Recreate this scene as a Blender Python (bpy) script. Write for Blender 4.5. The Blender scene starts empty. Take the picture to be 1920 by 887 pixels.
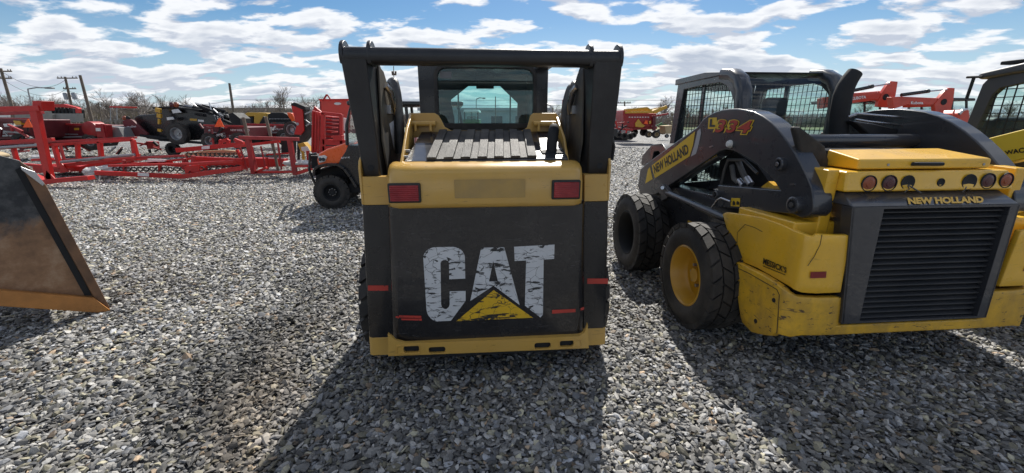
import bpy, math, random
import numpy as np
from mathutils import Vector, Matrix
R = math.radians
scene = bpy.context.scene
col = scene.collection
random.seed(7)
# ---------------------------------------------------------------- camera model
CAMH, PITCH, FPX = 1.62, R(15.7), 775.0
SP, CP = math.sin(PITCH), math.cos(PITCH)
cam = bpy.data.objects.new('camera', bpy.data.cameras.new('camera'))
col.objects.link(cam); scene.camera = cam
cam.location = (0, 0, CAMH); cam.rotation_euler = (R(90) - PITCH, 0, 0)
cam.data.sensor_width = 36; cam.data.lens = FPX / 1920 * 36
cam.data.clip_start = .05; cam.data.clip_end = 5000
def ray(px, py):
    u = (px - 960) / FPX; v = (py - 443.5) / FPX
    return Vector((u, CP - v * SP, -(SP + v * CP)))
class Frame:
    """local frame of a thing on the ground: u right, w away, z up"""
    def __init__(s, x, y, yaw=0.0):
        s.x, s.y, s.a = x, y, R(yaw); s.c, s.s = math.cos(s.a), math.sin(s.a)
    def loc(s, p):
        dx, dy = p[0] - s.x, p[1] - s.y
        return Vector((dx * s.c + dy * s.s, -dx * s.s + dy * s.c, p[2]))
    def _hit(s, px, py, k, val):
        d = ray(px, py); o = s.loc((0, 0, CAMH)); e = s.loc((s.x + d.x, s.y + d.y, d.z))
        t = (val - o[k]) / e[k]
        return o + e * t
    def U(s, px, py, u): return s._hit(px, py, 0, u)
    def W(s, px, py, w): return s._hit(px, py, 1, w)
    def Z(s, px, py, z): return s._hit(px, py, 2, z)
G0 = Frame(0, 0)
# ---------------------------------------------------------------- properties
def tag(o, label=None, cat=None, group=None, kind=None):
    if label: o['label'] = label
    if cat: o['category'] = cat
    if group: o['group'] = group
    if kind: o['kind'] = kind
    return o
def thing(name, loc, yaw, label, cat, group=None):
    o = bpy.data.objects.new(name, None); col.objects.link(o)
    o.empty_display_size = .1
    o.location = loc; o.rotation_euler = (0, 0, yaw)
    return tag(o, label, cat, group)
def fthing(name, F, label, cat, group=None):
    return thing(name, (F.x, F.y, 0), F.a, label, cat, group)
def copy_tree(o, parent=None):
    c = o.copy(); col.objects.link(c); c.parent = parent
    for ch in [q for q in bpy.data.objects if q.parent == o]:
        copy_tree(ch, c)
    return c
# ---------------------------------------------------------------- mesh builder
def frame_from(d):
    d = Vector(d).normalized()
    a = Vector((0, 0, 1)) if abs(d.z) < .9 else Vector((1, 0, 0))
    x = d.cross(a).normalized(); y = x.cross(d).normalized()
    return x, y, d
class B:
    def __init__(s): s.v = []; s.f = []; s.m = []; s.k = 0
    def add(s, v, f):
        n = len(s.v); s.v += [tuple(p) for p in v]
        s.f += [tuple(i + n for i in q) for q in f]; s.m += [s.k] * len(f)
        return s
    def mat(s, k): s.k = k; return s
    def box(s, c, d, rot=None):
        v = [Vector(((i & 1) - .5, ((i >> 1) & 1) - .5, ((i >> 2) & 1) - .5)) for i in range(8)]
        v = [Vector((p.x * d[0], p.y * d[1], p.z * d[2])) for p in v]
        if rot: v = [rot @ p for p in v]
        v = [p + Vector(c) for p in v]
        return s.add(v, [(0, 2, 3, 1), (4, 5, 7, 6), (0, 1, 5, 4), (2, 6, 7, 3), (0, 4, 6, 2), (1, 3, 7, 5)])
    def bb(s, a, b):   # box from corners
        a = Vector(a); b = Vector(b)
        return s.box((a + b) / 2, [abs(x) for x in (b - a)])
    def bar(s, p, q, w, h, up=(0, 0, 1)):   # rectangular bar
        p = Vector(p); q = Vector(q); d = q - p; L = d.length; d.normalize()
        up = Vector(up)
        if abs(d.dot(up)) > .97: up = Vector((0, 1, 0)) if abs(d.y) < .9 else Vector((1, 0, 0))
        x = d.cross(up).normalized(); y = x.cross(d)
        m = Matrix((x, d, y)).transposed()
        return s.box((p + q) / 2, (w, L, h), m)
    def prism(s, pts, vec):
        n = len(pts); p = [Vector(q) for q in pts]; vec = Vector(vec)
        nr = Vector((0, 0, 0))
        for i in range(n):
            nr += p[i].cross(p[(i + 1) % n])
        if nr.dot(vec) > 0: p.reverse()
        v = p + [q + vec for q in p]
        f = [tuple(range(n)), tuple(range(2 * n - 1, n - 1, -1))]
        f += [(i, i + n, (i + 1) % n + n, (i + 1) % n) for i in range(n)]
        f = [tuple(reversed(q)) if k > 1 else q for k, q in enumerate(f)]
        # orientation is repaired on build
        return s.add(v, f)
    def poly(s, pts): return s.add(pts, [tuple(range(len(pts)))])
    def tube(s, path, r, n=10, cap=True):
        P = [Vector(p) for p in path]; rr = r if isinstance(r, (list, tuple)) else [r] * len(P)
        x = None; rings = []
        for i, p in enumerate(P):
            d = (P[min(i + 1, len(P) - 1)] - P[max(i - 1, 0)])
            if d.length < 1e-9: d = Vector((0, 0, 1))
            d.normalize()
            if x is None: x = frame_from(d)[0]
            x = (x - d * x.dot(d)).normalized(); y = d.cross(x)
            rings.append([p + (x * math.cos(2 * math.pi * k / n) + y * math.sin(2 * math.pi * k / n)) * rr[i] for k in range(n)])
        v = [q for g in rings for q in g]; f = []
        for i in range(len(P) - 1):
            for k in range(n):
                a, b = i * n + k, i * n + (k + 1) % n
                f.append((a, b, b + n, a + n))
        if cap:
            f.append(tuple(range(n - 1, -1, -1))); f.append(tuple(range((len(P) - 1) * n, len(P) * n)))
        return s.add(v, f)
    def cyl(s, p, q, r, n=20): return s.tube([p, q], r, n)
    def lathe(s, prof, o, ax, n=32, closed=False):   # prof (radius, along)
        x, y, d = frame_from(ax); o = Vector(o); v = []; f = []; m = len(prof)
        for k in range(n):
            a = 2 * math.pi * k / n; e = x * math.cos(a) + y * math.sin(a)
            v += [o + e * r + d * h for r, h in prof]
        for k in range(n):
            k2 = (k + 1) % n
            for i in range(m if closed else m - 1):
                j = (i + 1) % m
                f.append((k * m + i, k2 * m + i, k2 * m + j, k * m + j))
        return s.add(v, f)
    def loft(s, rows, close=False):
        n = len(rows[0]); v = [q for r in rows for q in r]; f = []
        for i in range(len(rows) - 1):
            for k in range(n if close else n - 1):
                a, b = i * n + k, i * n + (k + 1) % n
                f.append((a, b, b + n, a + n))
        return s.add(v, f)
    def build(s, name, mats, parent=None, bevel=0, smooth=40, seg=2, fix=True, loc=None):
        me = bpy.data.meshes.new(name)
        me.from_pydata([tuple(p) for p in s.v], [], s.f)
        if not isinstance(mats, (list, tuple)): mats = [mats]
        for m in mats: me.materials.append(m)
        if len(mats) > 1: me.polygons.foreach_set('material_index', s.m)
        if fix:
            import bmesh
            bm = bmesh.new(); bm.from_mesh(me); bmesh.ops.recalc_face_normals(bm, faces=bm.faces)
            bm.to_mesh(me); bm.free()
        if smooth:
            me.shade_smooth(); me.set_sharp_from_angle(angle=R(smooth))
        me.validate(); me.update()
        o = bpy.data.objects.new(name, me); col.objects.link(o)
        if parent: o.parent = parent
        if loc is not None: o.location = loc
        if bevel:
            b = o.modifiers.new('bevel', 'BEVEL'); b.width = bevel; b.segments = seg
            b.limit_method = 'ANGLE'; b.angle_limit = R(38); b.harden_normals = True
        return o
def text_mesh(txt, bold=.0, spacing=1.0, res=3, ref=None):
    c = bpy.data.curves.new('lettering', 'FONT'); c.body = txt; c.offset = bold
    c.resolution_u = res; c.space_character = spacing
    o = bpy.data.objects.new('lettering', c); col.objects.link(o)
    dg = bpy.context.evaluated_depsgraph_get()
    me = bpy.data.meshes.new_from_object(o.evaluated_get(dg))
    v = [tuple(p.co) for p in me.vertices]; f = [tuple(p.vertices) for p in me.polygons]
    bpy.data.objects.remove(o); bpy.data.meshes.remove(me); bpy.data.curves.remove(c)
    x0 = min(p[0] for p in v); x1 = max(p[0] for p in v); y0 = min(p[1] for p in v); y1 = max(p[1] for p in v)
    if ref == 'raw': return (x0, x1, y0, y1)
    if ref is not None: x0, x1, y0, y1 = text_mesh(txt, ref, spacing, res, 'raw')   # same placing as a thinner copy
    return [((p[0] - x0) / (x1 - x0), (p[1] - y0) / (y1 - y0)) for p in v], f
def put_text(txt, quad, name, m, parent, off=(0, 0, 0), bold=.02, spacing=1.0, slant=0, ref=None):
    """lettering laid on a quad: bottom-left, bottom-right, top-right, top-left"""
    a, b, c, d = [Vector(q) for q in quad]; off = Vector(off)
    v, f = text_mesh(txt, bold, spacing, 3, ref)
    pts = []
    for x, y in v:
        x2 = x + slant * (y - .5)
        pts.append((a * (1 - x2) + b * x2) * (1 - y) + (d * (1 - x2) + c * x2) * y + off)
    t = B(); t.add(pts, f)
    return t.build(name, m, parent, smooth=0, fix=False)
# ---------------------------------------------------------------- materials
def nmat(name):
    m = bpy.data.materials.new(name); m.use_nodes = True
    nt = m.node_tree; return m, nt, nt.nodes['Principled BSDF'], nt.nodes, nt.links
def ramp(nd, a, b, c0=(0, 0, 0, 1), c1=(1, 1, 1, 1)):
    r = nd.new('ShaderNodeValToRGB'); e = r.color_ramp.elements
    e[0].position = a; e[0].color = c0; e[1].position = b; e[1].color = c1
    return r
def noise(nd, ln, vec, scale, detail=6, rough=.6, dist=0):
    n = nd.new('ShaderNodeTexNoise'); n.inputs['Scale'].default_value = scale
    n.inputs['Detail'].default_value = detail; n.inputs['Roughness'].default_value = rough
    n.inputs['Distortion'].default_value = dist
    if vec is not None: ln.new(vec, n.inputs['Vector'])
    return n
def mix(nd, ln, fac, a, b, mode='MIX'):
    x = nd.new('ShaderNodeMix'); x.data_type = 'RGBA'; x.blend_type = mode
    for s, q in ((x.inputs['Factor'], fac), (x.inputs[6], a), (x.inputs[7], b)):
        if hasattr(q, 'type') or hasattr(q, 'links'): ln.new(q, s)
        elif isinstance(q, (int, float)): s.default_value = q
        else: s.default_value = tuple(q) + ((1,) if len(q) == 3 else ())
    return x.outputs[2]
def coords(nd, ln, scale=(1, 1, 1), rot=(0, 0, 0)):
    tc = nd.new('ShaderNodeTexCoord'); mp = nd.new('ShaderNodeMapping')
    mp.inputs['Scale'].default_value = scale; mp.inputs['Rotation'].default_value = rot
    ln.new(tc.outputs['Object'], mp.inputs['Vector']); return mp.outputs['Vector']
def paint(name, c, rough=.4, metal=0, var=.18, vs=2.5, chips=None, chip_t=.68, chip_s=6, dust=None, dust_a=.25,
          dust_s=3, scratch=0, bump=.0, bs=60, coat=0, stretch=(1, 1, 1), rv=.15):
    m, nt, p, nd, ln = nmat(name)
    v = coords(nd, ln)
    n1 = noise(nd, ln, v, vs, 5)
    r1 = ramp(nd, .3, .7, (1 - var, 1 - var, 1 - var, 1), (1 + var * .4,) * 3 + (1,)); ln.new(n1.outputs['Fac'], r1.inputs[0])
    c0 = mix(nd, ln, 1.0, c, r1.outputs[0], 'MULTIPLY')
    if dust:
        n2 = noise(nd, ln, coords(nd, ln, (1, 1, .7)), dust_s, 8, .7)
        r2 = ramp(nd, .4, .72, (0, 0, 0, 1), (dust_a,) * 3 + (1,)); ln.new(n2.outputs['Fac'], r2.inputs[0])
        c0 = mix(nd, ln, r2.outputs[0], c0, dust)
    if scratch:
        n4 = noise(nd, ln, coords(nd, ln, (3, 3, 26), (.12, .2, 0)), 3, 4, .6, 1.2)
        r4 = ramp(nd, .655, .67, (0, 0, 0, 1), (scratch,) * 3 + (1,)); ln.new(n4.outputs['Fac'], r4.inputs[0])
        c0 = mix(nd, ln, r4.outputs[0], c0, chips or (.03, .025, .02))
    if chips:
        n3 = noise(nd, ln, coords(nd, ln, stretch), chip_s, 10, .72)
        r3 = ramp(nd, chip_t, chip_t + .02); ln.new(n3.outputs['Fac'], r3.inputs[0])
        c0 = mix(nd, ln, r3.outputs[0], c0, chips)
    ln.new(c0, p.inputs['Base Color'])
    n5 = noise(nd, ln, v, vs * 3, 6)
    r5 = nd.new('ShaderNodeMapRange'); r5.inputs[3].default_value = max(.03, rough - rv); r5.inputs[4].default_value = min(1, rough + rv)
    ln.new(n5.outputs['Fac'], r5.inputs[0]); ln.new(r5.outputs[0], p.inputs['Roughness'])
    p.inputs['Metallic'].default_value = metal; p.inputs['Coat Weight'].default_value = coat
    if bump:
        n6 = noise(nd, ln, v, bs, 4); b = nd.new('ShaderNodeBump'); b.inputs['Strength'].default_value = bump
        b.inputs['Distance'].default_value = .01; ln.new(n6.outputs['Fac'], b.inputs['Height']); ln.new(b.outputs[0], p.inputs['Normal'])
    return m
def glass(name, tint=(.6, .85, .85), refl=1.0, dirt=.06):
    m, nt, p, nd, ln = nmat(name); nd.remove(p); out = nd['Material Output']
    t = nd.new('ShaderNodeBsdfTransparent'); t.inputs[0].default_value = tint + (1,)
    g = nd.new('ShaderNodeBsdfGlossy'); g.inputs['Roughness'].default_value = .02
    d = nd.new('ShaderNodeBsdfDiffuse'); d.inputs[0].default_value = (.4, .42, .42, 1)
    lw = nd.new('ShaderNodeLayerWeight'); lw.inputs[0].default_value = .5
    pw = nd.new('ShaderNodeMath'); pw.operation = 'POWER'; pw.inputs[1].default_value = 4.5; ln.new(lw.outputs['Facing'], pw.inputs[0])
    fr = nd.new('ShaderNodeMath'); fr.operation = 'MULTIPLY_ADD'; fr.inputs[1].default_value = .8; fr.inputs[2].default_value = .045; ln.new(pw.outputs[0], fr.inputs[0])
    n = noise(nd, ln, coords(nd, ln), 4, 6); r = ramp(nd, .35, .75, (dirt * .4,) * 3 + (1,), (dirt * 2,) * 3 + (1,)); ln.new(n.outputs['Fac'], r.inputs[0])
    m1 = nd.new('ShaderNodeMixShader'); ln.new(r.outputs[0], m1.inputs[0]); ln.new(t.outputs[0], m1.inputs[1]); ln.new(d.outputs[0], m1.inputs[2])
    m2 = nd.new('ShaderNodeMixShader'); ln.new(fr.outputs[0], m2.inputs[0]); ln.new(m1.outputs[0], m2.inputs[1]); ln.new(g.outputs[0], m2.inputs[2])
    ln.new(m2.outputs[0], out.inputs['Surface']); return m
M = {}
M['cat_yellow'] = paint('worn_ochre_paint', (.57, .335, .068), .34, var=.12, chips=(.05, .035, .02), chip_t=.70, chip_s=11, dust=(.34, .27, .17), dust_a=.22, scratch=.35, coat=.25)
M['cat_black'] = paint('dusty_black_paint', (.012, .0125, .0145), .27, var=.3, dust=(.1, .095, .085), dust_a=.13, dust_s=2.2, chips=(.09, .085, .08), chip_t=.76, chip_s=14, coat=.1)
M['door_black'] = paint('scuffed_door_paint', (.012, .012, .014), .24, var=.3, dust=(.13, .12, .11), dust_a=.17, dust_s=2.2, scratch=.35, chips=(.12, .12, .12), chip_t=.775, chip_s=10, coat=.35)
M['arm_black'] = paint('worn_arm_paint', (.014, .0145, .017), .38, var=.3, dust=(.11, .11, .11), dust_a=.17, dust_s=4, chips=(.14, .14, .14), chip_t=.77, chip_s=12, bump=.1)
M['arm_inner'] = paint('faded_arm_side_paint', (.05, .05, .052), .5, var=.3, dust=(.3, .23, .12), dust_a=.55, dust_s=2.5, chips=(.3, .3, .3), chip_t=.74, chip_s=9)
M['rib_rubber'] = paint('textured_rubber', (.028, .027, .027), .55, bump=.8, bs=130, dust=(.22, .2, .17), dust_a=.5, dust_s=6)
M['dark'] = paint('dark_interior', (.010, .011, .013), .75)
M['navy_dark'] = paint('cab_interior_trim', (.014, .018, .028), .6)
M['rubber'] = paint('tyre_rubber', (.021, .02, .019), .72, var=.3, dust=(.14, .12, .1), dust_a=.4, dust_s=5, bump=.35, bs=90)
M['hose'] = paint('rubber_hose', (.045, .045, .047), .38, dust=(.2, .19, .17), dust_a=.5, dust_s=12, bump=.4, bs=140)
M['nh_yellow'] = paint('golden_yellow_paint', (.80, .45, .025), .3, var=.1, coat=.25, chips=(.14, .08, .03), chip_t=.705, chip_s=14, dust=(.45, .3, .11), dust_a=.35, dust_s=4, scratch=.3)
M['nh_guard'] = paint('scraped_yellow_casting', (.72, .41, .03), .42, var=.2, chips=(.10, .06, .03), chip_t=.60, chip_s=19, scratch=.8, dust=(.22, .14, .055), dust_a=.6, dust_s=9, stretch=(.8, .8, 1.6), bump=.15, bs=25)
M['nh_black'] = paint('graphite_paint', (.032, .034, .04), .3, var=.12, coat=.35, dust=(.12, .12, .12), dust_a=.12, dust_s=3, chips=(.2, .2, .2), chip_t=.8, chip_s=10)
M['grille'] = paint('grille_plastic', (.03, .032, .036), .5, dust=(.12, .11, .1), dust_a=.2)
M['decal_yellow'] = paint('yellow_decal', (.78, .5, .02), .35, var=.05)
M['decal_grey'] = paint('pale_grey_decal', (.42, .43, .45), .35, var=.05)
M['decal_white'] = paint('white_decal', (.75, .75, .75), .4, var=.05)
M['decal_black'] = paint('black_decal', (.012, .012, .012), .4, var=.05)
M['decal_red'] = paint('red_decal', (.42, .03, .015), .4, var=.12)
M['red_reflector'] = paint('red_reflective_tape', (.5, .05, .035), .35, var=.3, chips=(.02, .02, .02), chip_t=.6, chip_s=20)
M['dark_reflector'] = paint('dull_red_tape', (.22, .012, .012), .4)
M['steel'] = paint('bright_steel', (.5, .5, .52), .28, metal=1, var=.2)
M['rim_yellow'] = paint('yellow_rim', (.62, .33, .02), .35, dust=(.3, .2, .08), dust_a=.3)
M['red'] = paint('bright_red_paint', (.52, .008, .006), .42, var=.2, dust=(.3, .05, .03), dust_a=.3, chips=(.12, .05, .04), chip_t=.72, chip_s=7)
M['red_dull'] = paint('sun_faded_red_paint', (.34, .010, .014), .5, var=.25, dust=(.3, .1, .07), dust_a=.3, chips=(.1, .05, .04), chip_t=.7, chip_s=7)
M['maroon'] = paint('maroon_paint', (.115, .007, .014), .5, var=.25, dust=(.2, .1, .08), dust_a=.2)
M['orange'] = paint('orange_red_paint', (.85, .12, .02), .28, var=.06, coat=.5)
M['smv'] = paint('fluorescent_orange', (.9, .1, .01), .5, var=.03)
M['white'] = paint('white_paint', (.7, .7, .68), .4, var=.1)
M['wrap'] = paint('white_plastic_wrap', (.6, .6, .58), .35, var=.25, bump=1, bs=25)
M['concrete'] = paint('concrete', (.26, .25, .23), .85, var=.25, vs=1)
M['rust'] = paint('rusted_steel', (.25, .125, .06), .55, var=.45, vs=4, dust=(.025, .024, .024), dust_a=.85, dust_s=1.6, bump=.4, bs=40)
M['rust_edge'] = paint('orange_rusted_edge', (.50, .21, .05), .5, var=.35, vs=5, chips=(.08, .04, .02), chip_t=.66, chip_s=8, bump=.3, bs=50)
M['bucket_dark'] = paint('worn_rusty_bucket_plate', (.26, .155, .09), .5, var=.5, vs=3, dust=(.03, .033, .038), dust_a=1, dust_s=1.5, chips=(.42, .33, .25), chip_t=.72, chip_s=7, bump=.3, bs=30)
M['wood'] = paint('weathered_pole_wood', (.16, .13, .1), .85, var=.25)
M['lumber'] = paint('pale_lumber', (.5, .38, .22), .8, var=.25)
M['bark'] = paint('haze_paled_bark', (.25, .215, .19), .9, var=.2, vs=1)  # bark colour lightened to stand in for distance haze
M['green'] = paint('farm_green_paint', (.03, .16, .03), .4)
M['yellow'] = paint('machine_yellow', (.56, .32, .03), .4, var=.1)
M['amber'] = paint('amber_lens', (.27, .05, .008), .3, var=.25, coat=.2)
M['redlens'] = paint('dark_red_lens', (.065, .003, .007), .3, var=.25, coat=.2)
M['wall_pale'] = paint('pale_metal_wall', (.36, .38, .38), .6, var=.05)
M['win_dark'] = paint('dark_window', (.03, .04, .05), .1)
M['grey_plastic'] = paint('grey_plastic', (.2, .2, .2), .5)
M['glass_tint'] = glass('tinted_rear_glass', (.62, .86, .84), dirt=.04)
M['glass_clear'] = glass('clear_cab_glass', (.82, .93, .91), dirt=.05)
M['galv'] = paint('galvanised_steel', (.35, .36, .37), .45, metal=.6)
def bucket_mat():
    m, nt, p, nd, ln = nmat('half_worn_bucket_paint')
    v = coords(nd, ln); tc = nd.new('ShaderNodeSeparateXYZ'); ln.new(v, tc.inputs[0])
    n1 = noise(nd, ln, v, 1.6, 9, .68, .4); a = nd.new('ShaderNodeMath'); a.operation = 'MULTIPLY_ADD'; a.inputs[1].default_value = 1.5; ln.new(n1.outputs['Fac'], a.inputs[0])
    z = nd.new('ShaderNodeMath'); z.operation = 'MULTIPLY_ADD'; z.inputs[1].default_value = .75; z.inputs[2].default_value = -.85; ln.new(tc.outputs['Z'], z.inputs[0]); ln.new(z.outputs[0], a.inputs[2])
    r = ramp(nd, .5, .66); ln.new(a.outputs[0], r.inputs[0])
    n2 = noise(nd, ln, v, 3.5, 9, .7); r2 = nd.new('ShaderNodeValToRGB'); e = r2.color_ramp.elements; ln.new(n2.outputs['Fac'], r2.inputs[0])
    e[0].position = .3; e[0].color = (.10, .055, .03, 1); e[1].position = .72; e[1].color = (.48, .33, .21, 1); q = e.new(.5); q.color = (.28, .15, .075, 1)
    n3 = noise(nd, ln, v, 5, 8, .7); r3 = ramp(nd, .45, .7, (.02, .023, .028, 1), (.13, .13, .13, 1)); ln.new(n3.outputs['Fac'], r3.inputs[0])
    ln.new(mix(nd, ln, r.outputs[0], r2.outputs[0], r3.outputs[0]), p.inputs['Base Color']); p.inputs['Roughness'].default_value = .5
    b = nd.new('ShaderNodeBump'); b.inputs['Strength'].default_value = .35; b.inputs['Distance'].default_value = .01; ln.new(n2.outputs['Fac'], b.inputs['Height']); ln.new(b.outputs[0], p.inputs['Normal'])
    return m
M['bucket_dark'] = bucket_mat()
# tail lamp with ribs
def lens_mat():
    m, nt, p, nd, ln = nmat('ribbed_red_lens')
    v = coords(nd, ln)
    w = nd.new('ShaderNodeTexWave'); w.inputs['Scale'].default_value = 28; w.bands_direction = 'Z'; ln.new(v, w.inputs[0])
    n = noise(nd, ln, v, 12, 4); r = ramp(nd, .3, .7, (.19, .012, .014, 1), (.34, .03, .03, 1)); ln.new(n.outputs['Fac'], r.inputs[0])
    ln.new(r.outputs[0], p.inputs['Base Color']); p.inputs['Roughness'].default_value = .15
    b = nd.new('ShaderNodeBump'); b.inputs['Strength'].default_value = .5; b.inputs['Distance'].default_value = .004
    ln.new(w.outputs['Fac'], b.inputs['Height']); ln.new(b.outputs[0], p.inputs['Normal']); return m
M['lens'] = lens_mat()
def scratched(name, c, under=(.02, .02, .021)):
    m, nt, p, nd, ln = nmat(name)
    v = coords(nd, ln, (1, 1, 3.2), (0, .15, 0))
    n1 = noise(nd, ln, v, 9, 5, .6, .8); r1 = ramp(nd, .60, .612); ln.new(n1.outputs['Fac'], r1.inputs[0])
    # thin cracks: warped voronoi cell borders
    n2 = noise(nd, ln, coords(nd, ln), 7, 3); 
    ad = nd.new('ShaderNodeVectorMath'); ad.operation = 'MULTIPLY_ADD'; ad.inputs[1].default_value = (.14, .14, .14)
    ln.new(n2.outputs['Color'], ad.inputs[0]); ln.new(coords(nd, ln, (1, 1, 1.6), (0, .5, 0)), ad.inputs[2])
    vo = nd.new('ShaderNodeTexVoronoi'); vo.feature = 'DISTANCE_TO_EDGE'; vo.inputs['Scale'].default_value = 9
    ln.new(ad.outputs[0], vo.inputs['Vector']); r2 = ramp(nd, .007, .016, (1, 1, 1, 1), (0, 0, 0, 1)); ln.new(vo.outputs['Distance'], r2.inputs[0])
    n3 = noise(nd, ln, coords(nd, ln), 5, 4); r3 = ramp(nd, .45, .5); ln.new(n3.outputs['Fac'], r3.inputs[0])
    mu = nd.new('ShaderNodeMath'); mu.operation = 'MULTIPLY'; ln.new(r2.outputs[0], mu.inputs[0]); ln.new(r3.outputs[0], mu.inputs[1])
    n5 = noise(nd, ln, coords(nd, ln, (1, 1, 5), (0, .1, 0)), 5.5, 8, .75, .5); r5 = ramp(nd, .575, .59); ln.new(n5.outputs['Fac'], r5.inputs[0])
    mx = nd.new('ShaderNodeMath'); mx.operation = 'MAXIMUM'; ln.new(mu.outputs[0], mx.inputs[0]); ln.new(r1.outputs[0], mx.inputs[1])
    m2 = nd.new('ShaderNodeMath'); m2.operation = 'MAXIMUM'; ln.new(mx.outputs[0], m2.inputs[0]); ln.new(r5.outputs[0], m2.inputs[1])
    n4 = noise(nd, ln, coords(nd, ln), 5, 6); r4 = ramp(nd, .3, .75, tuple(x * .8 for x in c) + (1,), tuple(c) + (1,)); ln.new(n4.outputs['Fac'], r4.inputs[0])
    ln.new(mix(nd, ln, m2.outputs[0], r4.outputs[0], under), p.inputs['Base Color'])
    p.inputs['Roughness'].default_value = .42; return m
M['logo_white'] = scratched('scratched_white_decal', (.62, .63, .64))
M['logo_yellow'] = scratched('scratched_yellow_decal', (.75, .45, .02))
# ================================================================ SETTING
SUN_EL, SUN_AZ = 45, 11     # degrees; azimuth from +Y towards +X
sd = Vector((math.cos(R(SUN_EL)) * math.sin(R(SUN_AZ)), math.cos(R(SUN_EL)) * math.cos(R(SUN_AZ)), math.sin(R(SUN_EL))))
L = bpy.data.lights.new('sun', 'SUN'); L.energy = 5.0; L.angle = R(.5); L.color = (1, .955, .88)
so = bpy.data.objects.new('sun', L); col.objects.link(so); so.rotation_euler = (-sd).to_track_quat('-Z', 'Y').to_euler()
w = bpy.data.worlds.new('World'); scene.world = w; w.use_nodes = True
def sky():
    nt = w.node_tree; nd, ln = nt.nodes, nt.links; bg = nd['Background']; bg.inputs['Strength'].default_value = .078
    s = nd.new('ShaderNodeTexSky'); s.sky_type = 'NISHITA'; s.sun_disc = False
    s.sun_elevation = R(SUN_EL); s.sun_rotation = R(SUN_AZ); s.air_density = 1.0; s.dust_density = .35; s.ozone_density = 2.2
    tc = nd.new('ShaderNodeTexCoord'); sx = nd.new('ShaderNodeSeparateXYZ'); ln.new(tc.outputs['Generated'], sx.inputs[0])
    def mth(op, a, b=None):
        n = nd.new('ShaderNodeMath'); n.operation = op
        for i, q in enumerate((a, b)):
            if q is None: continue
            if isinstance(q, (int, float)): n.inputs[i].default_value = q
            else: ln.new(q, n.inputs[i])
        return n.outputs[0]
    z = mth('ADD', mth('MAXIMUM', sx.outputs['Z'], 0.0), .2)
    X = mth('DIVIDE', sx.outputs['X'], z); Y = mth('DIVIDE', sx.outputs['Y'], z)
    cb = nd.new('ShaderNodeCombineXYZ'); ln.new(X, cb.inputs[0]); ln.new(Y, cb.inputs[1])
    def dens(off, k=1.0):
        mp = nd.new('ShaderNodeMapping'); mp.inputs['Location'].default_value = off; mp.inputs['Scale'].default_value = (k * .85, 1.2 * k, 1)
        ln.new(cb.outputs[0], mp.inputs['Vector'])
        a = noise(nd, ln, mp.outputs[0], CL_S, 9, .52, .15)
        b = noise(nd, ln, mp.outputs[0], CL_S * .33, 2, .5)
        return mth('ADD', mth('MULTIPLY', a.outputs['Fac'], .72), mth('MULTIPLY', b.outputs['Fac'], .5))
    d0 = dens(CL_OFF); d1 = dens(CL_OFF, .955)
    # more cover towards the horizon
    hz = mth('MULTIPLY', mth('SUBTRACT', .5, mth('MINIMUM', mth('MULTIPLY', sx.outputs['Z'], 1.9), .5)), .13)
    dd = mth('ADD', d0, hz)
    rm = ramp(nd, .592, .655); rm.color_ramp.interpolation = 'EASE'; ln.new(dd, rm.inputs[0])
    rs = ramp(nd, .68, .84); ln.new(dd, rs.inputs[0])          # thick = grey belly
    df = mth('SUBTRACT', d1, d0); rl = ramp(nd, .47, .585); ln.new(mth('ADD', mth('MULTIPLY', df, 1.6), .5), rl.inputs[0])
    br = mix(nd, ln, rs.outputs[0], (9.6, 9.7, 9.9), (5.0, 5.5, 6.5))
    br = mix(nd, ln, mth('MULTIPLY', rl.outputs[0], .85), br, (4.9, 5.4, 6.5))
    # saturate the clear sky a little and lift the haze at the horizon
    hs = nd.new('ShaderNodeHueSaturation'); hs.inputs['Saturation'].default_value = 1.35; hs.inputs['Value'].default_value = SKY_V; ln.new(s.outputs[0], hs.inputs['Color'])
    rh = ramp(nd, .0, .2, (.65, .65, .65, 1), (0, 0, 0, 1)); ln.new(sx.outputs['Z'], rh.inputs[0])
    cs = mix(nd, ln, rh.outputs[0], hs.outputs[0], (5.0, 6.8, 9.0))
    c = mix(nd, ln, mth('MULTIPLY', rm.outputs[0], .93), cs, br)
    ln.new(c, bg.inputs[0])
CL_S = 3.7; CL_OFF = (8.3, 4.9, 0); SKY_V = .85
sky()
scene.render.engine = 'CYCLES'
scene.view_settings.view_transform = 'Standard'; scene.view_settings.look = 'None'
scene.view_settings.exposure = .42; scene.view_settings.gamma = 1
scene.cycles.max_bounces = 8; scene.cycles.transparent_max_bounces = 24
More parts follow.
